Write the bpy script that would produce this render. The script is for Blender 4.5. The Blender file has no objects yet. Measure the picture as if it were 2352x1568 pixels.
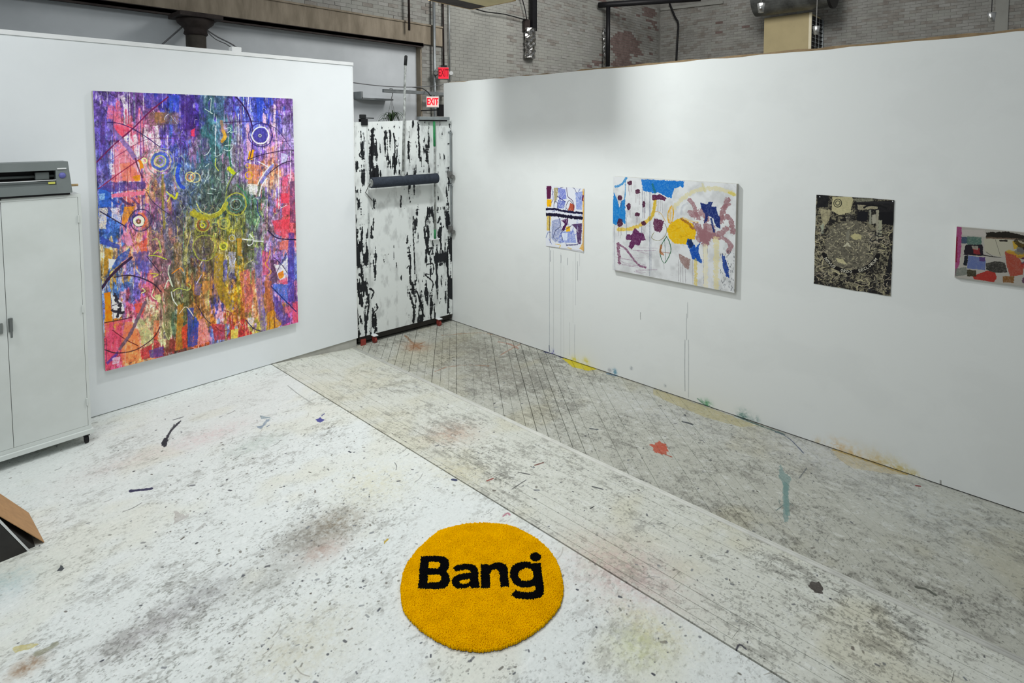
import bpy, bmesh, math, random
import numpy as np
from mathutils import Vector, Matrix
C = bpy.context.scene.collection
PI = math.pi
# ---------------------------------------------------------------- camera, world, lights, exposure
CAM = np.array([0.0, 0.0, 2.4])
F_PX, CX, CY, PITCH, ROLL, YAW = 1333.353, 1176.0, 379.08, 0.059252, -0.002489, 0.815633
_fw = np.array([math.sin(YAW)*math.cos(PITCH), math.cos(YAW)*math.cos(PITCH), -math.sin(PITCH)])
_r = np.array([math.cos(YAW), -math.sin(YAW), 0.0]); _u = np.cross(_r, _fw)
_rr = _r*math.cos(ROLL) + _u*math.sin(ROLL); _uu = -_r*math.sin(ROLL) + _u*math.cos(ROLL)
cam = bpy.data.cameras.new('camera'); camo = bpy.data.objects.new('camera', cam); C.objects.link(camo)
cam.sensor_fit = 'HORIZONTAL'; cam.sensor_width = 36.0; cam.lens = F_PX/2352*36
cam.shift_y = (CY-784)/2352; cam.clip_start = 0.05; cam.clip_end = 200
camo.matrix_world = Matrix(((_rr[0], _uu[0], -_fw[0], 0), (_rr[1], _uu[1], -_fw[1], 0), (_rr[2], _uu[2], -_fw[2], 2.4), (0, 0, 0, 1)))
bpy.context.scene.camera = camo
sc = bpy.context.scene
sc.view_settings.view_transform = 'Standard'; sc.view_settings.look = 'None'
sc.view_settings.exposure = 0.30; sc.view_settings.gamma = 1.0; sc.view_settings.use_curve_mapping = False
w = bpy.data.worlds.new('hall_light'); sc.world = w; w.use_nodes = True
w.node_tree.nodes['Background'].inputs[0].default_value = (0.93, 0.97, 1.0, 1)
w.node_tree.nodes['Background'].inputs[1].default_value = 0.17
def area(name, loc, sx, sy, power, col, target=None, spread=PI):
    l = bpy.data.lights.new(name, 'AREA'); l.shape = 'RECTANGLE'; l.size = sx; l.size_y = sy; l.energy = power; l.color = col; l.spread = spread
    o = bpy.data.objects.new(name, l); C.objects.link(o); o.location = loc
    if target is not None:
        o.rotation_euler = (Vector(target)-Vector(loc)).to_track_quat('-Z', 'Y').to_euler()
    return o
LAMP = (2.92, 4.07, 4.25)
area('lamp_light', LAMP, 0.26, 0.26, 102, (0.97, 1.0, 1.0), (4.6, 2.7, 0))
area('side_fill_light', (-0.9, 3.5, 4.6), 1.4, 1.4, 44, (0.96, 1.0, 1.0), (0.6, 4.6, 0.8))  # unseen soft fill, added to brighten the far left wall and cabinet
area('platform_fill_light', (0.6, 2.0, 4.8), 2.0, 2.0, 58, (0.96, 1.0, 1.0), (1.6, 3.0, 0))  # added fill without a fixture, lifts the platform and near floor
area('back_fill_light', (7.6, 3.4, 7.0), 2.5, 2.5, 330, (1.0, 0.98, 0.95), (11.5, 7.5, 3.0))  # added fill without a fixture, brightens the brick and infill behind

# ---------------------------------------------------------------- projection helpers (surfaces live in world space)
def hit(px, py, axis, val):
    """world points where the sight lines of photo points meet the plane axis=val"""
    px = np.asarray(px, float); py = np.asarray(py, float)
    d = _fw*F_PX + _rr*(px[..., None]-CX) - _uu*(py[..., None]-CY)
    t = (val-CAM[axis])/d[..., axis]
    return CAM + d*t[..., None]
def H(px, py, axis, val): return Vector(hit(px, py, axis, val))

XR = 4.94; HR = 3.02; YL = 5.826; HL = 3.17; ZL = -0.10
X1, X2 = 2.56, 3.525        # ramp starts / ends
def ramp_z(x): return 0.0 if x <= X1 else (ZL if x >= X2 else ZL*(x-X1)/(X2-X1))

# ---------------------------------------------------------------- materials
def srgb(h):
    if isinstance(h, str):
        h = h.lstrip('#'); h = [int(h[i:i+2], 16)/255 for i in (0, 2, 4)]
    return tuple((c/12.92 if c <= 0.04045 else ((c+0.055)/1.055)**2.4) for c in h)
def new_mat(name):
    m = bpy.data.materials.new(name); m.use_nodes = True
    return m, m.node_tree, m.node_tree.nodes['Principled BSDF']
def mat(name, col, rough=0.6, spec=0.3, metal=0.0, var=0.06, scale=8.0, bump=0.0, col2=None, stretch=(1, 1, 1), emit=None, estr=0, bscale=None):
    m, t, b = new_mat(name); N = t.nodes; L = t.links
    c = srgb(col); c2 = srgb(col2) if col2 else tuple(x*(1-var*3) for x in c)
    geo = N.new('ShaderNodeNewGeometry'); mp = N.new('ShaderNodeMapping'); mp.inputs['Scale'].default_value = stretch
    L.new(geo.outputs['Position'], mp.inputs['Vector'])
    n = N.new('ShaderNodeTexNoise'); n.inputs['Scale'].default_value = scale; n.inputs['Detail'].default_value = 5; n.inputs['Roughness'].default_value = 0.6
    L.new(mp.outputs[0], n.inputs['Vector'])
    r = N.new('ShaderNodeValToRGB'); r.color_ramp.elements[0].position = 0.35; r.color_ramp.elements[1].position = 0.62
    r.color_ramp.elements[0].color = (*c2, 1); r.color_ramp.elements[1].color = (*c, 1)
    L.new(n.outputs['Fac'], r.inputs[0]); L.new(r.outputs[0], b.inputs['Base Color'])
    b.inputs['Roughness'].default_value = rough; b.inputs['Metallic'].default_value = metal
    if not metal: b.inputs['Specular IOR Level'].default_value = spec
    if bump:
        n2 = N.new('ShaderNodeTexNoise'); n2.inputs['Scale'].default_value = bscale or scale*4; n2.inputs['Detail'].default_value = 4
        L.new(mp.outputs[0], n2.inputs['Vector'])
        bp = N.new('ShaderNodeBump'); bp.inputs['Strength'].default_value = bump; bp.inputs['Distance'].default_value = 0.01
        L.new(n2.outputs['Fac'], bp.inputs['Height']); L.new(bp.outputs[0], b.inputs['Normal'])
    if emit:
        b.inputs['Emission Color'].default_value = (*srgb(emit), 1); b.inputs['Emission Strength'].default_value = estr
    return m
def img_mat(name, arr, rough=0.6, mapping='UV', axes=None, fine=0.0, fscale=60, bump=0.0, bscale=80):
    """arr: H x W x 3 sRGB painted array computed in this script (row 0 = top).
    mapping 'UV' or world position with axes=((axis, start, length), (axis, start, length))"""
    hh, ww = arr.shape[:2]
    im = bpy.data.images.new(name, ww, hh, alpha=False)
    px = np.ones((hh, ww, 4), np.float32); px[..., :3] = np.clip(arr[::-1], 0, 1)
    im.pixels.foreach_set(px.ravel()); im.update(); im.pack()
    m, t, b = new_mat(name); N = t.nodes; L = t.links
    tx = N.new('ShaderNodeTexImage'); tx.image = im; tx.extension = 'MIRROR'; tx.interpolation = 'Linear'
    geo = N.new('ShaderNodeNewGeometry')
    if mapping == 'UV':
        uv = N.new('ShaderNodeUVMap'); uv.uv_map = 'uv'; L.new(uv.outputs[0], tx.inputs[0])
    else:
        sp = N.new('ShaderNodeSeparateXYZ'); L.new(geo.outputs['Position'], sp.inputs[0]); cb = N.new('ShaderNodeCombineXYZ')
        for k, (a, s, ln) in enumerate(axes):
            mr = N.new('ShaderNodeMath'); mr.operation = 'SUBTRACT'; mr.inputs[1].default_value = s; L.new(sp.outputs[a], mr.inputs[0])
            dv = N.new('ShaderNodeMath'); dv.operation = 'DIVIDE'; dv.inputs[1].default_value = ln; L.new(mr.outputs[0], dv.inputs[0])
            L.new(dv.outputs[0], cb.inputs[k])
        L.new(cb.outputs[0], tx.inputs[0])
    out = tx.outputs[0]
    if fine:
        n = N.new('ShaderNodeTexNoise'); n.inputs['Scale'].default_value = fscale; n.inputs['Detail'].default_value = 6; n.inputs['Roughness'].default_value = 0.7
        L.new(geo.outputs['Position'], n.inputs['Vector'])
        r = N.new('ShaderNodeValToRGB'); r.color_ramp.elements[0].position = 0.3; r.color_ramp.elements[1].position = 0.55
        v = 1-fine; r.color_ramp.elements[0].color = (v, v, v, 1); r.color_ramp.elements[1].color = (1, 1, 1, 1)
        L.new(n.outputs['Fac'], r.inputs[0])
        mx = N.new('ShaderNodeMix'); mx.data_type = 'RGBA'; mx.blend_type = 'MULTIPLY'; mx.inputs[0].default_value = 1
        L.new(out, mx.inputs[6]); L.new(r.outputs[0], mx.inputs[7]); out = mx.outputs[2]
    L.new(out, b.inputs['Base Color']); b.inputs['Roughness'].default_value = rough; b.inputs['Specular IOR Level'].default_value = 0.18
    if bump:
        n2 = N.new('ShaderNodeTexNoise'); n2.inputs['Scale'].default_value = bscale; n2.inputs['Detail'].default_value = 5
        L.new(geo.outputs['Position'], n2.inputs['Vector'])
        bp = N.new('ShaderNodeBump'); bp.inputs['Strength'].default_value = bump; bp.inputs['Distance'].default_value = 0.004
        L.new(n2.outputs['Fac'], bp.inputs['Height']); L.new(bp.outputs[0], b.inputs['Normal'])
    return m

# ---------------------------------------------------------------- mesh helpers
def obj(name, bm, m=None, parent=None, smooth=False):
    me = bpy.data.meshes.new(name); bm.to_mesh(me); bm.free()
    for x in (m if isinstance(m, (list, tuple)) else [m]):
        if x: me.materials.append(x)
    if smooth:
        for p in me.polygons: p.use_smooth = True
    o = bpy.data.objects.new(name, me); C.objects.link(o)
    if parent:
        o.parent = parent; o.matrix_parent_inverse = parent.matrix_world.inverted()
    return o
def tag(o, label, cat, group=None, kind=None):
    if label: o['label'] = label
    if cat: o['category'] = cat
    if group: o['group'] = group
    if kind: o['kind'] = kind
    return o
def thing(name, label, cat, loc, group=None):
    o = bpy.data.objects.new(name, None); C.objects.link(o); o.location = loc; o.empty_display_size = 0.1
    o.matrix_world = Matrix.Translation(loc)
    return tag(o, label, cat, group)
def struct(name, bm, m, parent=None, label=None):
    o = obj(name, bm, m, parent)
    if not parent: o['kind'] = 'structure'
    if label: o['label'] = label; o['category'] = name.split('_')[0]
    return o
def box(bm, x0, x1, y0, y1, z0, z1, mi=0):
    vs = [bm.verts.new((x, y, z)) for z in (z0, z1) for y in (y0, y1) for x in (x0, x1)]
    for f in ((0, 2, 3, 1), (4, 5, 7, 6), (0, 1, 5, 4), (2, 6, 7, 3), (0, 4, 6, 2), (1, 3, 7, 5)):
        bm.faces.new([vs[i] for i in f]).material_index = mi
    return vs
def boxb(x0, x1, y0, y1, z0, z1, bev=0.0, seg=2):
    bm = bmesh.new(); box(bm, x0, x1, y0, y1, z0, z1)
    if bev: bmesh.ops.bevel(bm, geom=bm.edges[:], offset=bev, segments=seg, affect='EDGES', profile=0.6)
    return bm
def prism(bm, pts, off, mi=0):
    """polygon pts (3d) extruded by vector off"""
    a = [bm.verts.new(p) for p in pts]; b = [bm.verts.new(Vector(p)+Vector(off)) for p in pts]
    n = len(a)
    fs = [bm.faces.new(a), bm.faces.new(b[::-1])]
    for i in range(n): fs.append(bm.faces.new((a[i], b[i], b[(i+1) % n], a[(i+1) % n])))
    for f in fs: f.material_index = mi
    bmesh.ops.recalc_face_normals(bm, faces=bm.faces[:])
def tube(bm, pts, r, n=10, r2=None, caps=True):
    pts = [Vector(p) for p in pts]; rings = []
    up = Vector((0, 0, 1)); prev = None
    for i, p in enumerate(pts):
        d = (pts[min(i+1, len(pts)-1)]-pts[max(i-1, 0)]).normalized()
        if prev is None:
            a = d.cross(up if abs(d.z) < 0.95 else Vector((1, 0, 0))).normalized()
        else: a = (prev-d*prev.dot(d)).normalized()
        prev = a; b = d.cross(a)
        rr = r if r2 is None else r+(r2-r)*i/(len(pts)-1)
        if isinstance(r, (list, tuple)): rr = r[i]
        rings.append([bm.verts.new(p+(a*math.cos(2*PI*k/n)+b*math.sin(2*PI*k/n))*rr) for k in range(n)])
    for A, B in zip(rings, rings[1:]):
        for k in range(n): bm.faces.new((A[k], A[(k+1) % n], B[(k+1) % n], B[k]))
    if caps: bm.faces.new(rings[0][::-1]); bm.faces.new(rings[-1])
    return rings
def tubeb(pts, r, n=10, **k):
    bm = bmesh.new(); tube(bm, pts, r, n, **k); return bm
def lathe(prof, n=24, loc=(0, 0, 0), close=False):
    bm = bmesh.new(); rings = []
    for (r, z) in prof: rings.append([bm.verts.new((loc[0]+r*math.cos(2*PI*k/n), loc[1]+r*math.sin(2*PI*k/n), loc[2]+z)) for k in range(n)])
    for A, B in zip(rings, rings[1:]):
        for k in range(n): bm.faces.new((A[k], A[(k+1) % n], B[(k+1) % n], B[k]))
    bm.faces.new(rings[0][::-1]); bm.faces.new(rings[-1])
    return bm
def text_part(name, body, size, m, parent, loc, rot, ext=0.002, bold=0.0, sx=1):
    cu = bpy.data.curves.new(name, 'FONT'); cu.body = body; cu.size = size; cu.extrude = ext; cu.offset = bold
    cu.align_x = 'CENTER'; cu.align_y = 'CENTER'; cu.resolution_u = 3
    o = bpy.data.objects.new(name+'_tmp', cu); C.objects.link(o)
    dg = bpy.context.evaluated_depsgraph_get(); me = bpy.data.meshes.new_from_object(o.evaluated_get(dg))
    bpy.data.objects.remove(o); me.materials.clear(); me.materials.append(m)
    o = bpy.data.objects.new(name, me); C.objects.link(o)
    M = Matrix.Translation(loc) @ rot.to_4x4() @ Matrix.Diagonal((sx, 1, 1, 1))
    o.parent = parent; o.matrix_parent_inverse = parent.matrix_world.inverted(); o.matrix_basis = M
    return o

# ---------------------------------------------------------------- painter: paint marks computed into arrays
rng = np.random.default_rng(7); random.seed(7)
def vnoise(h, w_, cy, cx, g=rng):
    gy = int(h/cy)+3; gx = int(w_/cx)+3; G = g.random((gy, gx)).astype(np.float32)
    y = np.arange(h)/cy; x = np.arange(w_)/cx
    iy = y.astype(int); ix = x.astype(int); fy = (y-iy).astype(np.float32); fx = (x-ix).astype(np.float32)
    fy = (fy*fy*(3-2*fy))[:, None]; fx = (fx*fx*(3-2*fx))[None]
    r0 = G[iy]; r1 = G[iy+1]
    R = r0*(1-fy)+r1*fy
    return R[:, ix]*(1-fx)+R[:, ix+1]*fx
def fbm(h, w_, cy, cx, o=4, p=0.55, g=rng):
    s = np.zeros((h, w_), np.float32); a = 1; t = 0
    for k in range(o):
        s += a*vnoise(h, w_, max(cy, 1.01), max(cx, 1.01), g); t += a; a *= p; cy /= 2; cx /= 2
    return s/t
def sstep(a, b, x):
    t = np.clip((x-a)/(b-a), 0, 1); return t*t*(3-2*t)
NZ = fbm(512, 512, 10, 10, 3)-0.5; NF = fbm(512, 512, 3, 3, 2)-0.5
NV = fbm(512, 512, 60, 2.5, 2)-0.5; NH = fbm(512, 512, 2.5, 60, 2)-0.5
def tile(A, y0, y1, x0, x1, o):
    return A[np.ix_((np.arange(y0, y1)+o) % 512, (np.arange(x0, x1)+o*3) % 512)]
class Art:
    def __init__(s, W, Hh, f, k, base):
        s.W, s.H, s.f, s.k = W, Hh, f, k
        s.a = np.empty((Hh, W, 3), np.float32); s.a[:] = s.col(base)
    def col(s, c):
        if isinstance(c, str):
            c = c.lstrip('#'); return np.array([int(c[i:i+2], 16)/255 for i in (0, 2, 4)], np.float32)
        return np.array(c, np.float32)
    def map(s, pts):
        p = np.array(pts, float); u, v = s.f(p[:, 0], p[:, 1]); return np.stack([u, v], 1)
    def blend(s, y0, y1, x0, x1, al, c):
        c = s.col(c); R = s.a[y0:y1, x0:x1]; R += (c-R)*al[..., None]
    def curve(s, q, closed=False):
        if len(q) < 3: return q
        n = len(q); out = []
        for i in range(n if closed else n-1):
            p0 = q[(i-1) % n] if closed or i > 0 else q[0]; p1 = q[i]; p2 = q[(i+1) % n]; p3 = q[(i+2) % n] if closed or i+2 < n else q[-1]
            m = int(min(14, max(3, np.linalg.norm(p2-p1)/4)))
            for t in np.linspace(0, 1, m, endpoint=False):
                out.append(0.5*((2*p1)+(-p0+p2)*t+(2*p0-5*p1+4*p2-p3)*t*t+(-p0+3*p1-3*p2+p3)*t**3))
        out.append(q[0] if closed else q[-1])
        return np.array(out)
    def stroke(s, pts, wd, c, a=1.0, rough=0.25, bristle=0.0, closed=False, taper=False, raw=False, smooth=True):
        q = np.array(pts, float) if raw else s.map(pts)
        if smooth: q = s.curve(q, closed)
        elif closed: q = np.vstack([q, q[:1]])
        hw = wd*s.k/2; pad = hw*1.6+2
        x0 = int(max(0, q[:, 0].min()-pad)); x1 = int(min(s.W, q[:, 0].max()+pad+1)); y0 = int(max(0, q[:, 1].min()-pad)); y1 = int(min(s.H, q[:, 1].max()+pad+1))
        if x1-x0 < 1 or y1-y0 < 1: return
        D = np.full((y1-y0, x1-x0), 1e3, np.float32); n = len(q)
        for i in range(n-1):
            p, r = q[i], q[i+1]
            ax = int(max(x0, min(p[0], r[0])-pad)); bx = int(min(x1, max(p[0], r[0])+pad+1)); ay = int(max(y0, min(p[1], r[1])-pad)); by = int(min(y1, max(p[1], r[1])+pad+1))
            if bx <= ax or by <= ay: continue
            X = np.arange(ax, bx)[None]-p[0]; Y = np.arange(ay, by)[:, None]-p[1]; d = r-p; L2 = d@d+1e-9
            t = np.clip((X*d[0]+Y*d[1])/L2, 0, 1)
            k = hw*(1-(i+t)/(n-1)*0.85) if taper else hw
            dd = np.sqrt((X-t*d[0])**2+(Y-t*d[1])**2)-k
            S = D[ay-y0:by-y0, ax-x0:bx-x0]; np.minimum(S, dd, out=S)
        o = int(rng.integers(0, 400))
        if rough: D += tile(NZ, y0, y1, x0, x1, o)*rough*hw*3
        al = np.clip(0.5-D, 0, 1)*a
        if bristle: al *= np.clip(1-bristle*(tile(NF, y0, y1, x0, x1, o)*2.5+tile(NZ, y0, y1, x0, x1, o)*2+0.35), 0, 1)
        s.blend(y0, y1, x0, x1, al, c)
    def poly(s, pts, c, a=1.0, rough=2.0, bristle=0.0, raw=False, soft=0):
        q = np.array(pts, float) if raw else s.map(pts)
        x0 = int(max(0, q[:, 0].min()-4)); x1 = int(min(s.W, q[:, 0].max()+5)); y0 = int(max(0, q[:, 1].min()-4)); y1 = int(min(s.H, q[:, 1].max()+5))
        if x1-x0 < 1 or y1-y0 < 1: return
        o = int(rng.integers(0, 400))
        X = np.arange(x0, x1)[None]+tile(NZ, y0, y1, x0, x1, o)*rough*4; Y = np.arange(y0, y1)[:, None]+tile(NZ, y0, y1, x0, x1, o+90)*rough*4
        ins = np.zeros(X.shape, bool); n = len(q)
        for i in range(n):
            a_, b_ = q[i], q[(i+1) % n]
            if a_[1] == b_[1]: continue
            cnd = (Y > min(a_[1], b_[1])) & (Y <= max(a_[1], b_[1]))
            ins ^= cnd & (X < (b_[0]-a_[0])*(Y-a_[1])/(b_[1]-a_[1])+a_[0])
        al = ins.astype(np.float32)*a
        if bristle: al *= np.clip(1-bristle*(tile(NF, y0, y1, x0, x1, o)*2.5+tile(NZ, y0, y1, x0, x1, o)*2+0.35), 0, 1)
        s.blend(y0, y1, x0, x1, al, c)
    def circ(s, cx, cy, r, wd, c, a=1.0, ry=None, a0=0, a1=360, **k):
        ry = ry or r; n = 12
        ang = np.radians(np.linspace(a0, a1, n+1)) + random.random()*0.2*(a1-a0 >= 360)
        jj = [1+random.uniform(-.05, .05) for _ in ang]
        s.stroke([(cx+r*j*math.cos(t), cy+ry*j*math.sin(t)) for t, j in zip(ang, jj)], wd, c, a, **k)
    def blob(s, cx, cy, r, c, a, raw=False, ry=None, noise=0.5):
        q = np.array([[cx, cy]], float) if raw else s.map([(cx, cy)])
        u, v = q[0]; R = r; RY = ry or r
        x0 = int(max(0, u-2.5*R)); x1 = int(min(s.W, u+2.5*R)); y0 = int(max(0, v-2.5*RY)); y1 = int(min(s.H, v+2.5*RY))
        if x1-x0 < 1 or y1-y0 < 1: return
        o = int(rng.integers(0, 400))
        g = np.exp(-(((np.arange(x0, x1)-u)/R)**2)[None]-(((np.arange(y0, y1)-v)/RY)**2)[:, None])
        al = np.clip(g*a*(1+noise*4*tile(NZ, y0, y1, x0, x1, o)+noise*2*tile(NF, y0, y1, x0, x1, o)), 0, 1)
        s.blend(y0, y1, x0, x1, al, c)
def wall_art(W, Hh, axis, val, h0, h1, zt, zb, base):
    """canvas on plane axis=val; horizontal world coordinate runs h0->h1 left to right, z from zt (top) to zb"""
    oth = 1-axis
    def f(px, py):
        P = hit(px, py, axis, val)
        return (P[..., oth]-h0)/(h1-h0)*W, (zt-P[..., 2])/(zt-zb)*Hh
    return f
def crop(x0, y0, s):
    return lambda pts: [(x0+a/s, y0+b/s) for a, b in pts]
# ================================================================ painted surfaces
# ---- large striped abstract on the left wall
P1 = dict(x0=1.13, x1=2.835, zt=2.735, zb=0.385, y=YL-0.05)
f1 = wall_art(950, 1310, 1, P1['y'], P1['x0'], P1['x1'], P1['zt'], P1['zb'], None)
A1 = Art(950, 1310, f1, 1.9, '#777')if False else Art(950, 1310, f1, 2.0, '#777777')
G1 = """5c4492 6b4590 7a4f92 38379c 4a3f96 3f5c7a 4c4a96 3f47ae 3746b0 6a4a90
5a4aa0 d4607f b8709c 6a5a88 44309a 3d6478 7a6088 5560b8 4a4ab0 7a68a8
5a4a9c e0607a d0a0b0 5f4aa8 5a3a80 3f707a 6c7a98 6a5cb0 a07ab0 8a7ab0
5a5aa8 c88098 e8a8b0 4a50a8 806090 3a6a70 7a6a80 7458a8 d08898 8a60a0
6a5aa8 e07a80 e88a90 5a78b0 4a6090 3a6a60 6a6a80 7a5a90 e08a60 8a60a0
5a60a8 e86a6a e89a50 6a70a8 4a68a0 3f6058 5a6058 6a7060 c09a90 c06a80
3a5ab0 5a4a90 b05a80 50508a 566a70 4a5a55 50604a 4a7060 7a68a8 d05a70
3f68b8 d87088 7a6088 5a5070 8a8a40 5f6a3a a09a30 5a7858 8a6a90 d84a5a
e0c090 e08a60 e08a70 6a5a60 6a6040 a08a40 7a7848 6a6a78 8a6070 d8505a
c09040 6a6aa8 b06070 5a5a50 5a5080 8a7a40 6a6030 7a8a50 7a6a98 d07a80
4a70b8 6a5ab0 c07070 5a5a40 906040 5a5890 b08a20 8a8090 8a5aa0 6a70b0
c08aa0 c05070 c06a60 6a6a40 c08030 8a6050 c8901a c07060 9a60a0 5a6ac0
f08a20 e0a090 c8a080 6a6a40 a06a38 4a4898 b0801a d07a50 8a68a8 b06aa0
e04a60 f07a50 c0b078 4a6048 d07a30 e090a0 a05a20 c08050 c07a40 7a4a9a
e04a70 f08a50 b84040 5a3a30 e06030 7080c0 b03030 b0a040 a080b0 c04a80"""
def grid_base(A, txt, wy=0.9, wx=0.9):
    G = np.array([[A.col(c) for c in r.split()] for r in txt.split('\n')], np.float32); gh, gw = G.shape[:2]
    h, w_ = A.H, A.W
    yy = np.arange(h)[:, None]/h*gh-0.5+(fbm(h, w_, 40, 16, 3)-0.5)*2.2*wy+(fbm(h, w_, 110, 14, 2)-0.5)*2.2*wy
    xx = np.arange(w_)[None]/w_*gw-0.5+(fbm(h, w_, 60, 25, 3)-0.5)*2.0*wx
    yy = np.clip(yy, 0, gh-1.001); xx = np.clip(xx, 0, gw-1.001); iy = yy.astype(int); ix = xx.astype(int)
    fy = sstep(0.3, 0.7, yy-iy)[..., None]; fx = sstep(0.3, 0.7, xx-ix)[..., None]
    B = (G[iy, ix]*(1-fx)+G[iy, ix+1]*fx)*(1-fy)+(G[iy+1, ix]*(1-fx)+G[iy+1, ix+1]*fx)*fy
    n = fbm(h, w_, 18, 11, 4, .7)[..., None]-0.5; m = fbm(h, w_, 60, 9, 4, .7)[..., None]-0.5; e = fbm(h, w_, 6, 6, 2)[..., None]-0.5
    B = B*(1+n*0.9+e*0.3)
    mean = B.mean(-1, keepdims=True); B = mean+(B-mean)*1.0
    B = B+(1-B)*np.clip((m-0.12)*2.6, 0, 0.8); B = B*(1-np.clip((-m-0.13)*2.4, 0, 0.6))
    A.a[:] = np.clip(B, 0.03, 0.97)
    return G
G = grid_base(A1, G1)
def PX1(): return random.uniform(218, 680)
# translucent vertical streaks and drips
for i in range(520):
    x = PX1(); y = random.uniform(206, 830); ln = random.uniform(15, 110)
    gc = G[min(14, int((y-205)/43.2)), min(9, int((x-216)/46.5))]
    c = np.clip(gc*random.uniform(0.55, 1.5)+rng.normal(0, .07, 3), 0, 1)
    A1.stroke([(x, y), (x+random.uniform(-2, 2), y+ln)], random.choice((1, 1.5, 2.5, 4, 7)), c, random.uniform(.3, .8), rough=.5, bristle=.6, smooth=False)
for i in range(120):
    x = random.choice((random.uniform(255, 330), random.uniform(530, 675), PX1())); y = random.uniform(206, 420)
    A1.stroke([(x, y), (x, y+random.uniform(20, 120))], random.uniform(.8, 2.2), random.choice(('f4e4ec', 'e8d8f4', '3a2a78', '5a3a8a', 'f8f0f4')), random.uniform(.4, .8), rough=.4, smooth=False)
z1 = crop(205, 195, 4.75); z2 = crop(445, 195, 4.751); z3 = crop(205, 525, 4.68); z4 = crop(445, 525, 4.682)
def S(z, pts, wd, c, a=1, **k): A1.stroke(z(pts), wd, c, a, **k)
def PL(z, pts, c, a=1, **k): A1.poly(z(pts), c, a, **k)
# body of the middle: grey green above, olive and brown masses below
PL(z2, [(20, 850), (340, 860), (360, 1100), (330, 1300), (180, 1410), (60, 1350), (0, 1200)], '46524e', .7, bristle=.45)
PL(z2, [(380, 1080), (600, 1060), (620, 1570), (380, 1570)], '4a5a50', .5, bristle=.5); PL(z1, [(960, 1050), (1140, 1050), (1140, 1568), (930, 1568)], '4a5250', .5, bristle=.5)
PL(z1, [(660, 980), (900, 960), (960, 1100), (900, 1568), (640, 1568)], '4c4664', .5, bristle=.55); PL(z4, [(0, 100), (160, 90), (210, 180), (180, 300), (60, 330), (0, 300)], '5c5436', .8, bristle=.35)
PL(z4, [(120, 330), (220, 300), (230, 520), (110, 520)], '5a4438', .7, bristle=.45); PL(z4, [(520, 130), (640, 130), (640, 420), (540, 440)], '4a4c40', .7, bristle=.45)
PL(z3, [(640, 0), (900, 0), (880, 560), (700, 620), (640, 300)], '4c4858', .55, bristle=.5); PL(z3, [(900, 150), (1000, 150), (990, 620), (920, 640)], '94683c', .6, bristle=.5)
# scribbled middle
for i in range(620):
    x = random.gauss(470, 65); y = random.gauss(500, 110)
    if not (225 < x < 670 and 330 < y < 830): continue
    L_ = random.uniform(6, 22); t = random.uniform(0, 2*PI); p = [(x, y)]
    for k in range(3): t += random.uniform(-1.1, 1.1); p.append((p[-1][0]+L_*.5*math.cos(t)*.7, p[-1][1]+L_*.6*math.sin(t)))
    up = y < 470
    A1.stroke(p, random.uniform(.7, 1.9), random.choice((('a8b8a8', '203038', '5a7a70', '8a8a80', '2a3a40', '9ab0a0') if up else ('a09a48', '4a4428', '6a6230', 'c0b468', '322a28', 'b89868', '4a3a60', '2c2438', '58506a'))), random.uniform(.4, .85))
# watery veil, finer lines
vv = fbm(A1.H, A1.W, 26, 20, 4, .75)[..., None]-.5; A1.a *= 1+np.clip(vv*1.3, -.4, .3)
A1.a += (1-A1.a)*(sstep(.66, .8, fbm(A1.H, A1.W, 50, 9, 4, .75))*.5)[..., None]; A1.a *= 1-(sstep(.64, .8, fbm(A1.H, A1.W, 40, 12, 4, .75))*.25)[..., None]
for i in range(700):
    x, y = PX1(), random.uniform(210, 845); t = random.uniform(0, 2*PI); L_ = random.uniform(4, 14)
    A1.stroke([(x, y), (x+L_*math.cos(t)*.6, y+L_*math.sin(t)), (x+L_*math.cos(t+.7), y+1.6*L_*math.sin(t+.7))], random.uniform(.6, 1.3), random.choice(('2a1c3c', '3a2030', '1f2440', '402018', 'e8dce8', '5a2a50')), random.uniform(.35, .8))
lum = A1.a.mean(-1, keepdims=True); A1.a[:] = np.clip(lum+(A1.a-lum)*.97+.01, .02, .98)

# upper left quarter
PL(z1, [(200, 210), (290, 240), (300, 150), (345, 200), (350, 560), (270, 480), (260, 370), (190, 370)], 'ec6a84', .75, bristle=.6)
PL(z1, [(270, 440), (460, 430), (470, 480), (380, 570), (290, 520)], 'f4465e', .85, bristle=.5)
PL(z1, [(300, 620), (400, 600), (470, 700), (520, 800), (560, 1050), (230, 1050), (270, 800)], 'f2808c', .8, bristle=.6)
PL(z1, [(330, 860), (430, 840), (520, 930), (555, 1045), (360, 1040)], 'f47a58', .8, bristle=.5)
PL(z1, [(530, 800), (580, 830), (590, 900), (560, 930)], 'ee7c14', .95); PL(z1, [(470, 1000), (550, 980), (555, 1045), (500, 1045)], 'e8901c', .9)
for p in ([(360, 130), (400, 240)], [(400, 560), (460, 640)], [(500, 560), (520, 760)], [(620, 450), (610, 560)], [(240, 880), (250, 960)], [(720, 450), (760, 640)]):
    S(z1, p, 9, 'f6ecf0', .75, bristle=.7)
PL(z1, [(100, 1100), (230, 1130), (240, 1330), (110, 1330)], '2a5ec0', .9, bristle=.3); PL(z1, [(100, 1190), (170, 1180), (160, 1250), (110, 1260)], 'a8d0f0', .7, bristle=.5)
PL(z1, [(220, 1060), (610, 1050), (610, 1130), (240, 1170), (100, 1130)], '44357e', .8, bristle=.3)
PL(z1, [(230, 1190), (600, 1150), (600, 1195), (250, 1230)], 'f4708c', .95, bristle=.3)
PL(z1, [(100, 1345), (200, 1340), (180, 1570), (110, 1570)], 'f0dcc0', .85, bristle=.4)
PL(z1, [(230, 1340), (330, 1335), (340, 1500), (260, 1480)], 'f8e4e8', .8, bristle=.5)
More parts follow.
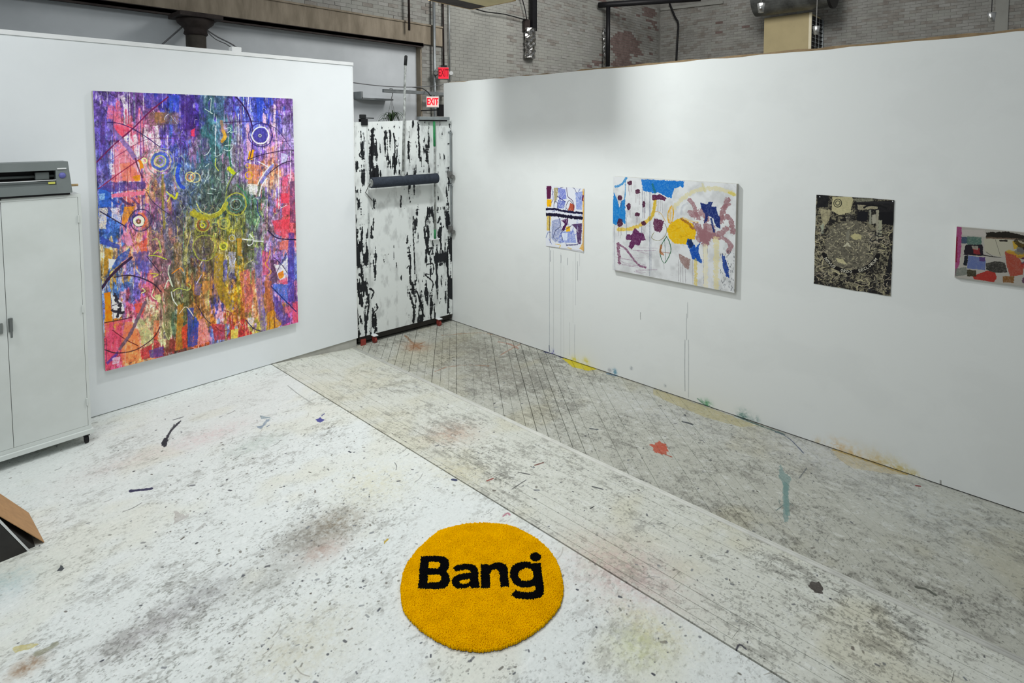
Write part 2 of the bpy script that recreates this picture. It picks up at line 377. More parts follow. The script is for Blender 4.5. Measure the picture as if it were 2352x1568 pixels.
PL(z1, [(380, 1330), (500, 1320), (480, 1400), (370, 1540), (350, 1500)], 'e08a20', .9, bristle=.4)
PL(z1, [(640, 300), (980, 300), (980, 420), (660, 450)], '6a5040', .7, bristle=.6); PL(z1, [(720, 290), (830, 300), (820, 410), (710, 420)], 'b07834', .6, bristle=.6)
PL(z1, [(580, 80), (850, 90), (830, 150), (720, 230), (620, 260)], '2f3aa8', .6, bristle=.5)
PL(z1, [(860, 110), (980, 110), (980, 290), (880, 280)], '2f4cc0', .75, bristle=.5); PL(z1, [(1000, 110), (1140, 110), (1140, 480), (1000, 500)], '3a1f6c', .7, bristle=.5)
PL(z1, [(1110, 490), (1150, 470), (1150, 560), (1110, 560)], 'e83a5c', .9)
S(z1, [(80, 840), (270, 650), (480, 470), (650, 300), (860, 130)], 3.2, '6a1c48', .95)
S(z1, [(100, 1130), (330, 960), (590, 780)], 2.2, '8a2040', .85); S(z1, [(230, 820), (420, 700), (640, 590), (950, 580)], 1.4, '6a2050', .7)
S(z1, [(190, 405), (330, 420), (480, 480), (640, 580), (760, 670)], 2, '2f1f58', .9)
S(z1, [(215, 430), (300, 540), (420, 680), (500, 800)], 9, '7a68a8', .9, bristle=.2); S(z1, [(500, 800), (540, 920), (580, 1010)], 3, '5a2a48', .9)
S(z1, [(265, 230), (268, 600), (285, 1050)], 1.6, '8a2a50', .8); S(z1, [(445, 800), (452, 1000)], 1.4, '8a2a50', .7)
S(z1, [(150, 300), (140, 620), (180, 1000)], 9, '4a3a86', .6, bristle=.5)
for k in range(3): S(z1, [(230+k*120, 1240), (250+k*120, 1260), (300+k*110, 1290), (330+k*105, 1300)], 5, ('1f3a90', '3a2a5a', '5a3a70')[k], .8, rough=.6)
for cx, cy, r, w_, c in ((775, 835, 150, 2.6, '8a8a94'), (780, 830, 110, 2.4, 'b8b890'), (775, 830, 60, 3.5, 'b8bc70'), (770, 830, 85, 6, '3f5cb0'), (768, 832, 25, 4, '707a60'), (600, 825, 26, 3, 'e8e8a0'),
                         (540, 1480, 65, 2.4, '28204a'), (537, 1485, 46, 6, 'f4ecc0'), (536, 1488, 18, 3, '604a20'), (560, 1470, 120, 2.4, '3a3058')):
    A1.circ(205+cx/4.75, 195+cy/4.75, r/4.75, w_, c, .9)
A1.circ(205+540/4.75, 195+1480/4.75, 17, 5, 'f0703c', .7, a0=-90, a1=60); A1.circ(205+1100/4.75, 195+1000/4.75, 11, 2.6, 'e0d080', .9); A1.circ(205+1100/4.75, 195+1005/4.75, 7, 3.4, 'c08050', .9)
S(z1, [(980, 880), (960, 960), (980, 1080), (1030, 1120)], 9, '2444c0', .9, bristle=.2)
S(z1, [(940, 900), (930, 1020), (980, 1120)], 3, '9aa070', .8); S(z1, [(650, 1220), (680, 1060), (780, 970)], 2.2, '8a8a7a', .8); S(z1, [(800, 980), (800, 1200), (820, 1560)], 5, '8a7c34', .85, bristle=.3)
S(z1, [(840, 1160), (880, 1210), (850, 1270)], 3, 'c8c850', .9); S(z1, [(890, 1200), (940, 1240), (960, 1180)], 5, 'c8c428', .9)
S(z1, [(620, 1160), (700, 1280), (880, 1420)], 1.6, '2a2a4a', .8); S(z1, [(120, 1380), (240, 1450), (390, 1540)], 2.4, '221c3a', .9)
S(z1, [(820, 380), (830, 340), (860, 320)], 1.6, 'd8d8e8', .9); S(z1, [(890, 340), (930, 390), (960, 420)], 1.4, 'c8c8d8', .8)
# upper right quarter
PL(z2, [(60, 100), (200, 100), (240, 900), (50, 920)], '2f6068', .42, bristle=.5); PL(z2, [(600, 720), (660, 700), (640, 820), (590, 810)], 'f0a010', .95)
PL(z2, [(570, 420), (600, 400), (630, 720), (580, 730)], 'f4b8c4', .8, bristle=.5); PL(z2, [(870, 200), (895, 230), (890, 460), (865, 460)], 'f4d0d4', .85, bristle=.3)
PL(z2, [(755, 300), (790, 330), (790, 420), (750, 420)], 'f0c0cc', .85, bristle=.3); PL(z2, [(680, 130), (760, 130), (740, 420), (700, 420)], '2440b4', .8, bristle=.4)
PL(z2, [(590, 860), (720, 870), (700, 1100), (590, 1090)], 'e88448', .8, bristle=.5); PL(z2, [(590, 1080), (700, 1080), (690, 1200), (600, 1190)], 'f0ece8', .8, bristle=.5)
PL(z2, [(950, 1180), (1035, 1180), (1035, 1290), (950, 1290)], 'f04058', .95, bristle=.3); PL(z2, [(970, 1000), (1030, 980), (1020, 1100), (960, 1110)], 'ec5070', .8, bristle=.5)
PL(z2, [(960, 1330), (1040, 1320), (1040, 1410), (960, 1420)], 'e85068', .8, bristle=.4); PL(z2, [(850, 1480), (1040, 1460), (1040, 1570), (880, 1570)], 'ec3c50', .85, bristle=.4)
PL(z2, [(950, 740), (1030, 760), (1000, 860), (950, 850)], 'c8d0f0', .8, bristle=.4); PL(z2, [(1045, 1050), (1105, 1050), (1110, 1500), (1050, 1500)], '5a3a68', .7, bristle=.4)
S(z2, [(320, 500), (340, 560), (310, 610)], 9, 'd8a030', .9); S(z2, [(300, 400), (315, 500)], 8, 'c08a60', .7); S(z2, [(400, 560), (385, 740), (405, 880)], 5, '2f6a4c', .9); S(z2, [(385, 910), (440, 965)], 10, 'c0cc20', .95)
S(z2, [(450, 120), (530, 210), (600, 330), (640, 460)], 4, '2a1644', .95); S(z2, [(640, 460), (640, 650), (610, 800)], 3, '3a1c4a', .85)
S(z2, [(510, 220), (470, 310), (480, 380)], 1.6, '2a2a70', .7); S(z2, [(330, 410), (520, 400), (700, 400), (900, 480), (1050, 670)], 1.8, '2f1c50', .85)
S(z2, [(580, 820), (750, 760), (1000, 710), (1090, 715)], 2.2, '2f1838', .9); S(z2, [(1070, 825), (960, 860), (860, 930), (790, 990)], 2.6, '2a1838', .9)
for y in (190, 260, 320, 410, 600): S(z2, [(870, y), (980, y+15), (1085, y+5)], 1.6, '4a2a6a', .7)
for x in (900, 960, 1020, 1060): S(z2, [(x, 150), (x+6, 430)], 1.6, '5a3a7a', .6)
A1.circ(445+730/4.751, 195+545/4.751, 27, 3, '2a2070', .8); A1.poly([(445+730/4.751+17*math.cos(t/10*2*PI), 195+548/4.751+17*math.sin(t/10*2*PI)) for t in range(10)], '3c3890', .9)
A1.circ(445+728/4.751, 195+548/4.751, 19, 3.2, 'f8f8fc', 1, rough=.1); A1.circ(445+722/4.751, 195+552/4.751, 3, 2, 'c8d0a0', 1)
S(z2, [(700, 835), (770, 870), (800, 890)], 2.6, 'e8ecf8'); S(z2, [(870, 860), (800, 920), (730, 1020), (700, 1080)], 3, 'e4e8fc', .95); S(z2, [(860, 880), (800, 960), (740, 1060)], 8, '6f78cc', .8)
S(z2, [(800, 1015), (740, 1100), (715, 1210)], 3, 'e8eaff'); S(z2, [(690, 1260), (700, 1380), (730, 1440)], 2.4, '2a2a80', .85); S(z2, [(930, 1310), (960, 1335), (1010, 1310)], 2, 'e0d8d0', .9)
for p in ([(350, 475), (390, 465), (405, 490), (370, 520)], [(400, 515), (470, 508)], [(340, 660), (425, 658), (390, 715), (330, 705)], [(220, 770), (260, 775), (300, 745)], [(110, 770), (150, 750), (185, 690)], [(125, 890), (165, 860)], [(165, 930), (150, 990), (110, 1080)], [(190, 1130), (240, 1140)], [(170, 160), (190, 150), (180, 290), (205, 310)], [(120, 260), (200, 310)], [(150, 1180), (210, 1190)]):
    S(z2, p, 1.8, 'c8dcd4', .9)
A1.circ(445+455/4.751, 195+1300/4.751, 25, 3, 'a8a83c', .95); A1.circ(445+460/4.751, 195+1300/4.751, 12, 2.4, '8ab0a8', .9); A1.circ(445+458/4.751, 195+1300/4.751, 18, 4, '3a6458', .8); A1.circ(445+458/4.751, 195+1300/4.751, 4, 3, '203030', .9)
A1.circ(445+100/4.751, 195+1520/4.751, 18, 3.2, 'a8a040', .95, ry=16); A1.circ(445+100/4.751, 195+1525/4.751, 12, 4, '8a5030', .9); A1.circ(445+95/4.751, 195+1530/4.751, 5, 3, 'd0c838', .95)
A1.circ(445+330/4.751, 195+1510/4.751, 13, 3, 'b8b048', .9); A1.circ(445+328/4.751, 195+1512/4.751, 6, 2, '9a9a60', .9); A1.circ(445+15/4.751, 195+1010/4.751, 11, 2.6, 'd8cc90', .95)
S(z2, [(0, 1380), (60, 1420), (180, 1440), (290, 1390), (350, 1290)], 11, 'a8a02c', .95, bristle=.25); S(z2, [(30, 1290), (80, 1380), (180, 1410), (280, 1370), (330, 1290)], 2, 'd0cc60', .9); S(z2, [(-20, 1400), (60, 1440), (120, 1460)], 12, 'a89c28', .85, bristle=.2)
S(z2, [(240, 800), (235, 880), (270, 935)], 2.4, 'b8c050'); S(z2, [(430, 980), (370, 1090), (350, 1240), (370, 1420)], 3, '8a9a48', .9); S(z2, [(500, 930), (430, 1000), (360, 1150)], 3.5, '384838', .7); S(z2, [(470, 1090), (560, 1180), (590, 1290)], 4, '3a7a50', .85)
A1.circ(445+600/4.751, 195+985/4.751, 8, 3, 'e0a820', .95); A1.circ(445+590/4.751, 195+880/4.751, 5, 2, 'd8b020', .9)
# lower left
PL(z3, [(165, 200), (240, 230), (200, 480), (150, 520)], 'c08a28', .9, bristle=.3); PL(z3, [(210, 320), (290, 330), (260, 400), (205, 440)], 'f8f4ec', .95)
PL(z3, [(120, 80), (330, 180), (320, 220), (120, 160)], '3a4aa8', .85); PL(z3, [(300, 300), (440, 200), (420, 300), (330, 380), (210, 480)], '2650b0', .85, bristle=.3)
PL(z3, [(380, 100), (450, 60), (460, 180), (400, 190)], 'e890b8', .85); PL(z3, [(520, 160), (620, 100), (620, 250), (560, 270)], 'd8502c', .8, bristle=.4)
PL(z3, [(455, 250), (640, 240), (640, 480), (520, 420)], '5048a0', .7, bristle=.4); PL(z3, [(160, 690), (225, 680), (240, 990), (175, 1000)], 'f08410', 1, rough=1)
PL(z3, [(235, 700), (350, 780), (380, 880), (330, 960), (245, 970)], 'f4ecec', .95); PL(z3, [(165, 1015), (440, 960), (470, 1060), (330, 1290), (330, 1440), (175, 1500)], 'e44a6c', .85, bristle=.55)
PL(z3, [(380, 1000), (470, 1010), (540, 1230), (550, 1390), (350, 1470), (340, 1290)], 'f4824a', .85, bristle=.5); PL(z3, [(500, 980), (560, 950), (640, 1080), (690, 1200), (570, 1240)], 'b8bc80', .9, bristle=.4)
PL(z3, [(480, 810), (600, 790), (570, 930), (500, 900)], 'e8503c', .85, bristle=.3); PL(z3, [(700, 720), (760, 700), (785, 800), (730, 790)], 'dce090', .9, bristle=.2); PL(z3, [(690, 1180), (690, 990), (750, 980), (740, 1200)], 'd0502c', .7, bristle=.4)
PL(z3, [(550, 1300), (680, 1230), (650, 1390), (560, 1410)], 'b42c34', .9, bristle=.3); PL(z3, [(640, 1310), (800, 1260), (800, 1370), (650, 1390)], '54408a', .85, bristle=.3); PL(z3, [(820, 1200), (910, 1180), (915, 1320), (820, 1330)], '6a3428', .85, bristle=.3)
PL(z3, [(950, 820), (1010, 800), (1010, 1290), (920, 1310)], 'c07a20', .8, bristle=.4); PL(z3, [(990, 1060), (1050, 1020), (1050, 1280), (1000, 1290)], 'd83c28', .85, bristle=.4); PL(z3, [(1050, 850), (1120, 850), (1120, 1270), (1060, 1270)], '2c40a0', .8, bristle=.3)
PL(z3, [(800, 650), (880, 600), (900, 900), (870, 1180), (820, 1080)], '4c5030', .75, bristle=.4); PL(z3, [(180, 1440), (310, 1310), (310, 1350), (200, 1460)], '5a3a9a', .85); PL(z3, [(240, 1390), (330, 1370), (330, 1440), (250, 1460)], 'f4d8ec', .8, bristle=.4)
S(z3, [(135, 640), (220, 520), (330, 410), (450, 310)], 6, '34203c', .95); S(z3, [(270, 520), (420, 500), (560, 530), (700, 600), (770, 680)], 2.6, '2a1c34', .9); S(z3, [(620, 300), (700, 400), (760, 480)], 2, '2a2040', .8)
S(z3, [(165, 1010), (300, 985), (460, 950)], 2, '4a1c20', .9); S(z3, [(250, 1090), (390, 1190), (520, 1255)], 1.8, '5a1c20', .85); S(z3, [(165, 1300), (300, 1335), (500, 1300), (680, 1180), (760, 1060)], 2.4, '3a2028', .9)
S(z3, [(330, 1290), (440, 1130), (520, 960), (600, 790)], 7, '6a5468', .9); S(z3, [(270, 700), (300, 780), (330, 830), (300, 940)], 6, '282430', .95, rough=.8); S(z3, [(250, 880), (360, 900)], 6, '282430', .95, rough=.8); S(z3, [(240, 830), (320, 800)], 2, '504858')
S(z3, [(770, 770), (800, 900), (810, 1060), (860, 1190)], 3.5, '6a6a40', .8); S(z3, [(870, 1010), (880, 1130), (850, 1190), (820, 1120)], 2, 'b8b884', .9)
for p, c in (([(640, 290), (720, 290), (830, 330)], 'b8c83c'), ([(690, 270), (740, 230), (770, 250), (750, 130)], 'b0bc40'), ([(680, 120), (730, 110), (760, 180)], 'a8b068'), ([(810, 640), (850, 550), (895, 620), (850, 480), (860, 390)], 'c8d0b8'), ([(900, 670), (960, 640), (1060, 660), (1090, 620), (1060, 590)], 'c0c860'), ([(880, 680), (900, 760), (945, 825)], 'd8dcd0'),
             ([(660, 480), (740, 490), (690, 520)], 'd0c040'), ([(890, 480), (980, 420), (1010, 460)], 'e88020'), ([(970, 910), (1040, 840), (1120, 940)], 'e8d0b8'), ([(570, 640), (600, 670), (560, 690)], 'dce090'), ([(1090, 30), (1060, 160), (1040, 240)], 'b8a860'), ([(690, 650), (670, 720), (710, 760)], 'e8d8b0'), ([(440, 20), (480, 150), (520, 260)], 'c88868'), ([(500, 430), (550, 490)], 'd8c8b0')):
    S(z3, p, 2.4, c, .95)
# lower right
PL(z4, [(230, 260), (320, 270), (310, 560), (380, 760), (440, 800), (400, 900), (280, 760), (210, 560)], 'b08a18', .8, bristle=.5); PL(z4, [(460, 100), (510, 100), (520, 300), (470, 290)], 'c08a20', .8, bristle=.4)
PL(z4, [(370, 250), (450, 250), (440, 470), (390, 480)], 'a8a8cc', .75, bristle=.5); PL(z4, [(490, 470), (580, 430), (640, 700), (600, 900), (540, 900)], 'c85060', .6, bristle=.6); PL(z4, [(650, 200), (720, 200), (740, 560), (780, 1100), (720, 1110), (660, 560)], '7060b0', .6, bristle=.5)
PL(z4, [(735, 230), (800, 260), (800, 500), (740, 500)], 'e0506c', .75, bristle=.5); PL(z4, [(830, 330), (890, 340), (900, 560), (820, 620)], '4a3040', .75, bristle=.4); PL(z4, [(760, 560), (830, 560), (860, 860), (790, 1080)], 'a85838', .8, bristle=.4)
PL(z4, [(850, 590), (1010, 600), (1010, 820), (950, 760), (850, 650)], '3f68cc', .85, bristle=.35); PL(z4, [(1010, 40), (1080, 40), (1080, 780), (1015, 790)], '44389a', .85, bristle=.4); PL(z4, [(860, 380), (940, 390), (1010, 300), (1010, 560), (930, 580)], 'f4ecf0', .85, bristle=.4)
PL(z4, [(905, 480), (960, 450), (970, 510), (920, 550)], 'e88018', .9); PL(z4, [(910, 560), (1000, 520), (1010, 590), (930, 600)], 'e04060', .8, bristle=.4); PL(z4, [(920, 140), (1020, 120), (1010, 220), (920, 230)], 'f0705c', .85, bristle=.4)
PL(z4, [(790, 900), (860, 870), (960, 1010), (900, 1070), (790, 1090)], 'd08a18', .85, bristle=.4); PL(z4, [(850, 700), (940, 800), (1050, 1000), (960, 1040), (880, 950)], '4a3a90', .8, bristle=.4); PL(z4, [(1060, 800), (1125, 780), (1125, 1000), (1070, 1010)], 'e8506c', .85, bristle=.4); PL(z4, [(960, 840), (1060, 830), (1050, 900), (980, 910)], 'e06880', .7, bristle=.5)
PL(z4, [(40, 980), (110, 960), (190, 1200), (50, 1260)], 'e89098', .8, bristle=.5); PL(z4, [(0, 930), (50, 1000), (40, 1250), (0, 1260)], '2c40a8', .9, bristle=.3); PL(z4, [(190, 1020), (330, 1030), (340, 1190), (220, 1200)], 'b4303c', .85, bristle=.4); PL(z4, [(400, 1090), (480, 1070), (470, 1170), (400, 1190)], 'dccc50', .9, bristle=.3)
PL(z4, [(580, 950), (650, 960), (620, 1060), (590, 1050)], 'dcdcec', .75, bristle=.5); PL(z4, [(860, 0), (1020, 0), (1020, 100), (880, 60)], 'e04a60', .8, bristle=.5); PL(z4, [(10, 560), (90, 600), (60, 720), (0, 700)], '4a4aa0', .6, bristle=.4); PL(z4, [(90, 560), (200, 560), (200, 640), (90, 700)], 'c88040', .7, bristle=.5)
S(z4, [(800, 20), (900, 100), (1100, 118)], 3, '20183c', .95); S(z4, [(860, 310), (940, 380), (1010, 480)], 2, '2f2440', .85); S(z4, [(1010, 250), (930, 390), (890, 470)], 2, '3a2c48', .8); S(z4, [(830, 620), (950, 740), (1100, 890)], 2.4, '1c1c58', .9)
S(z4, [(560, 980), (640, 1070), (740, 1105)], 2.4, '2a2050', .9); S(z4, [(860, 800), (870, 1060)], 2, '6a3020', .8); S(z4, [(40, 830), (120, 960), (180, 1020)], 2, '2a1c34', .7); S(z4, [(330, 880), (410, 920), (400, 1060), (300, 1100), (230, 1050)], 2, '7a2c30', .85)
for p, c in (([(520, 110), (600, 120), (640, 110), (600, 60)], 'e0e4d8'), ([(640, 110), (630, 160), (590, 180), (580, 165)], 'f0f0f0'), ([(640, 130), (740, 135)], 'ececf8'), ([(820, 230), (800, 320), (770, 380), (830, 460), (800, 500)], 'd89838'), ([(450, 320), (430, 370)], 'e0e0f0'), ([(640, 330), (560, 380), (540, 420)], 'b0b070'), ([(100, 330), (60, 400)], 'd0c0b0'), ([(80, 500), (30, 590)], 'b8a8c8')):
    S(z4, p, 2.6, c, .95)
A1.circ(445+320/4.682, 525+188/4.682, 8, 3, 'c8c830', .95); A1.circ(445+322/4.682, 525+188/4.682, 4, 3, '6a7a20', .95); A1.circ(445+412/4.682, 525+100/4.682, 7, 2, 'a8b0b8', .9); A1.circ(445+412/4.682, 525+100/4.682, 3, 2, 'c0b050', .9)
A1.circ(470, 568, 26, 2.4, 'a0a440', .9, ry=30); A1.circ(470, 566, 20, 3, '5a4a48', .7)

vv = fbm(A1.H, A1.W, 12, 9, 3, .7)[..., None]-.5; A1.a = np.clip(A1.a*(1.1+np.clip(vv*.6, -.2, .2))+.02, 0, .98)
for i in range(110):
    x, y = PX1(), random.uniform(210, 845); A1.stroke([(x, y), (x+random.uniform(-2, 2), y+random.uniform(10, 60))], random.uniform(.6, 1.4), random.choice(('2a1c3c', '3a2858', 'e8dce8', '4a2038')), random.uniform(.3, .6), smooth=False)

# ---- small drippy study in blue and yellow (paper on the right wall)
P2 = dict(y0=4.128, y1=3.608, zt=1.79, zb=1.115, x=XR-0.006)
A2 = Art(360, 470, wall_art(360, 470, 0, P2['x'], P2['y0'], P2['y1'], P2['zt'], P2['zb'], None), 3.6, '#dfe2ea')
z = crop(1220, 400, 3.563)
def S2(p, w_, c, a=1, **k): A2.stroke(z(p), w_/3.563, c, a, **k)
def L2(p, c, a=1, **k): A2.poly(z(p), c, a, **k)
L2([(215, 110), (280, 120), (290, 200), (230, 210)], '4a58c0', .75, bristle=.5); L2([(360, 150), (420, 140), (415, 290), (370, 290)], '6a80d0', .75, bristle=.5); L2([(220, 210), (280, 220), (270, 280), (210, 280)], '3a4cb0', .75, bristle=.5)
L2([(125, 95), (165, 95), (160, 200), (128, 200)], '5a1c44'); L2([(128, 205), (168, 205), (165, 265), (130, 265)], 'f0b408'); L2([(185, 110), (220, 110), (215, 190), (190, 250)], '9a8a50', .8, bristle=.3)
L2([(420, 130), (440, 100), (436, 630), (395, 610), (420, 560)], 'dca038', .9, bristle=.4); L2([(128, 330), (165, 330), (155, 460), (128, 460)], 'd0a828', .85, bristle=.4)
L2([(170, 380), (240, 360), (250, 500), (200, 560), (165, 520)], '5a68a8', .6, bristle=.6); L2([(240, 470), (350, 460), (370, 560), (220, 560)], '6078d0', .7, bristle=.6); L2([(250, 480), (300, 480), (290, 540), (255, 545)], 'e4ecf8', .9, bristle=.3)
L2([(330, 410), (415, 400), (410, 570), (380, 570), (370, 450)], '3a1c4c', .9, bristle=.2); L2([(320, 235), (355, 250), (350, 300), (300, 300)], 'b04428', .9); L2([(285, 430), (320, 425), (318, 470), (285, 470)], 'f0b818')
L2([(245, 375), (305, 360), (300, 400), (270, 460), (245, 460), (275, 405)], '4a1c50'); L2([(420, 170), (430, 170), (426, 220), (414, 215)], '6a2c50')
for p, c, w_ in (([(290, 110), (300, 180), (340, 220), (350, 290)], '3a1c48', 5), ([(240, 110), (290, 100), (350, 115), (370, 150)], '2c2c60', 4), ([(215, 180), (280, 225)], '28287c', 6), ([(185, 270), (190, 225), (215, 235), (212, 290)], '303060', 4),
                 ([(300, 290), (285, 265), (310, 215), (340, 240)], '2a2030', 4), ([(170, 120), (180, 200), (165, 230)], '2c2c80', 4), ([(225, 350), (240, 420), (200, 460), (180, 520)], '28284c', 4), ([(260, 540), (245, 480), (300, 440), (330, 420)], '30305c', 4), ([(190, 400), (175, 500), (220, 550)], '8890a0', 4),
                 ([(150, 340), (155, 560)], '2a2a44', 5), ([(140, 470), (120, 520)], '5068a0', 5), ([(200, 570), (240, 580), (230, 600)], 'e0b838', 5), ([(300, 600), (330, 610)], 'dcb030', 6), ([(290, 580), (380, 575)], '4c4c78', 8)):
    S2(p, w_, c, .9)
for i in range(60):
    x = random.uniform(150, 410); y = random.uniform(110, 590)
    S2([(x, y), (x+random.uniform(-20, 20), y+random.uniform(-30, 30)), (x+random.uniform(-25, 25), y+random.uniform(-10, 40))], random.uniform(2, 5), random.choice(('3c4cc0', '28306c', 'e8ecf8', '5c70c8', 'f0f0f0')), .55)
S2([(118, 285), (200, 285), (260, 300), (415, 318)], 17, '141238', 1, rough=.5); S2([(118, 328), (200, 332), (290, 345), (412, 360)], 24, '14102c', 1, rough=.4)
S2([(118, 585), (260, 605), (432, 632)], 2.5, '7a7468', .8); S2([(438, 110), (434, 630)], 3, 'a87c40', .7)

# ---- wide white abstract with flowers
P3 = dict(y0=3.225, y1=1.985, zt=1.942, zb=1.0, x=XR-0.04)
A3 = Art(900, 690, wall_art(900, 690, 0, P3['x'], P3['y0'], P3['y1'], P3['zt'], P3['zb'], None), 3.0, '#dcdedf')
n = fbm(690, 900, 60, 60, 4); A3.a *= (1-0.10*sstep(.4, .8, n))[..., None]
z = crop(1390, 390, 5.057)
def S3(p, w_, c, a=1, **k):
    k.setdefault('bristle', .3 if w_ > 12 else 0); k['rough'] = max(k.get('rough', .25), .45); A3.stroke(z(p), w_/5.057, c, a, **k)
def L3(p, c, a=1, **k):
    k['rough'] = max(k.get('rough', 2.0), 3.2); k['bristle'] = max(k.get('bristle', 0), .22); A3.poly(z(p), c, a, **k)
L3([(415, 105), (915, 135), (915, 190), (900, 205), (870, 190), (800, 215), (770, 330), (700, 310), (620, 260), (560, 270), (440, 240), (430, 180)], '0d6cc4', 1, rough=3, bristle=.12)
L3([(100, 250), (130, 330), (150, 380), (165, 440), (185, 360), (230, 340), (235, 630), (180, 590), (130, 640), (85, 620), (85, 430)], '1478c4', 1, bristle=.15)
S3([(245, 90), (200, 160), (120, 195)], 28, '3a88c4', .95, bristle=.3); S3([(235, 130), (232, 280), (215, 380)], 14, '3a88c4', .9, bristle=.3)
S3([(150, 690), (300, 680), (440, 620), (520, 560), (560, 480), (580, 350)], 40, 'dcb83c', .9, bristle=.35); S3([(580, 350), (560, 500), (515, 580)], 30, 'c8a82c', .85, bristle=.4)
S3([(790, 450), (880, 350), (1010, 260), (1150, 220), (1330, 220), (1520, 290)], 46, 'd8d0a4', .85, bristle=.4); S3([(1130, 160), (1160, 250)], 26, 'ccc48c', .6, bristle=.5); S3([(1440, 260), (1500, 290)], 30, 'd0bc4c', .8, bristle=.4)
L3([(740, 640), (830, 570), (900, 560), (1010, 620), (1060, 700), (1040, 800), (960, 820), (940, 865), (800, 850), (740, 790), (715, 700)], 'e4b404', 1, bristle=.12)
for i in range(26):
    x = random.uniform(760, 1000); y = random.uniform(600, 830); S3([(x, y), (x+random.uniform(-50, 50), y+random.uniform(-30, 30))], 10, random.choice(('c89a10', 'f0c828', 'd8a408')), .6)
S3([(770, 420), (730, 500), (735, 600), (770, 610), (790, 520), (785, 430)], 14, 'd8a020', .95); S3([(760, 440), (750, 600)], 26, 'e0b050', .7, bristle=.4)
S3([(900, 555), (990, 590), (1080, 610)], 16, 'e0c078', .8, bristle=.4); S3([(890, 570), (960, 620), (1020, 680)], 30, '8a5030', .8, bristle=.4)
MV = '966a70'
for p, w_ in (([(975, 345), (1030, 410), (1050, 500), (1090, 560)], 30), ([(990, 500), (1060, 530), (1130, 480), (1180, 560)], 50), ([(1060, 650), (1110, 740), (1160, 850)], 60), ([(1090, 790), (1200, 770), (1230, 680), (1170, 720)], 70), ([(1230, 770), (1330, 740), (1410, 680)], 40),
              ([(1280, 770), (1400, 810), (1460, 880), (1430, 950)], 34), ([(1420, 350), (1360, 500), (1350, 600)], 40), ([(1340, 560), (1440, 560), (1490, 720)], 40), ([(1170, 560), (1160, 700)], 30), ([(1380, 430), (1440, 400)], 26)):
    S3(p, w_*1.35, random.choice((MV, '8f6268', 'a0787c')), .85, rough=.35, bristle=.35)
L3([(1060, 650), (1250, 740), (1190, 870), (1150, 870), (1100, 780)], MV, .9, bristle=.2)
L3([(1100, 380), (1180, 400), (1210, 360), (1250, 370), (1230, 430), (1290, 430), (1310, 520), (1335, 560), (1335, 680), (1290, 670), (1250, 560), (1200, 530), (1180, 600), (1150, 620), (1160, 510), (1120, 450)], '14286c', 1)
S3([(1230, 570), (1265, 720)], 22, '20306c', .95); L3([(960, 790), (1010, 830), (1050, 900), (1110, 830), (1080, 930), (1130, 1085), (1010, 1030), (980, 930), (945, 860)], '0c48a8', 1, bristle=.1); L3([(945, 820), (1000, 800), (1030, 880), (980, 910)], '182448', .85)
L3([(1350, 975), (1390, 1010), (1430, 1130), (1440, 1250), (1410, 1240), (1370, 1130)], '1c3c90', 1, bristle=.1)
L3([(345, 675), (400, 730), (440, 730), (470, 820), (420, 820), (400, 880), (340, 870), (310, 930), (270, 890), (300, 810), (240, 810), (245, 750), (310, 750)], '5a1f50', 1, bristle=.1)
L3([(540, 290), (640, 280), (715, 330), (690, 360), (640, 345), (545, 350)], '541c40', 1); L3([(570, 560), (680, 590), (660, 700), (630, 730), (570, 700), (560, 620)], '541c3c', .95, bristle=.2)
for x, y, a_, b_ in ((285, 150, 30, 28), (375, 248, 33, 30), (172, 325, 28, 35), (273, 425, 28, 44), (447, 400, 20, 38), (375, 515, 30, 25), (170, 615, 35, 52), (445, 620, 32, 26)):
    L3([(x+a_*math.cos(t*PI/5)*random.uniform(.85, 1.1), y+b_*math.sin(t*PI/5)*random.uniform(.85, 1.1)) for t in range(10)], '481a34', 1, rough=1)
    for d in (-.5, .1, .6):
        S3([(x+a_*d, y+b_*.8), (x+a_*d+random.uniform(-3, 3), y+b_+random.uniform(50, 130))], 3.5, '5a4050', .8, smooth=False)
for x, y0_, y1_ in ((512, 250, 1230), (528, 250, 1180), (460, 240, 500), (480, 240, 300), (430, 200, 560), (620, 360, 520), (640, 350, 480), (660, 350, 500), (600, 360, 480), (110, 640, 1160), (1140, 870, 1320), (1185, 870, 980), (850, 1040, 1290), (870, 1060, 1300), (900, 1070, 1310), (930, 1150, 1310), (680, 1080, 1150), (1015, 1040, 1330), (245, 470, 780), (420, 650, 780)):
    S3([(x, y0_), (x+4, y1_)], 4, '7a7078' if x > 560 else '485070', .75, smooth=False)
for x, w_, y0_, y1_, c in ((1290, 60, 800, 1370, 'dcd098'), (1165, 50, 880, 1350, 'e4dcb8'), (1050, 36, 1050, 1330, 'd8c060'), (1520, 10, 700, 1300, 'c8c8c8')): S3([(x, y0_), (x, y1_)], w_, c, .75, bristle=.4, smooth=False)
S3([(150, 860), (165, 1080)], 44, '6a3050', .8, bristle=.5); S3([(150, 860), (240, 920), (330, 1040), (400, 1110), (465, 1130)], 24, '744060', .85, bristle=.4)
for i in range(26):
    x = random.uniform(110, 420); y = random.uniform(900, 1180); S3([(x, y), (x+random.uniform(60, 250), y+random.uniform(-10, 60))], random.uniform(3, 10), '8a6a84', .4, bristle=.7)
L3([(850, 970), (990, 1040), (970, 1160), (930, 1140), (870, 1060)], '8a6a64', .85, bristle=.3)
S3([(710, 770), (750, 850), (760, 950), (690, 1080), (640, 990), (650, 880), (710, 780)], 9, '2c6440', .95); S3([(650, 880), (640, 950), (670, 980)], 26, 'a86030', .8, bristle=.4); S3([(690, 800), (700, 1060)], 5, '2c5040', .8); S3([(630, 950), (750, 965)], 6, '8a4a30', .8)
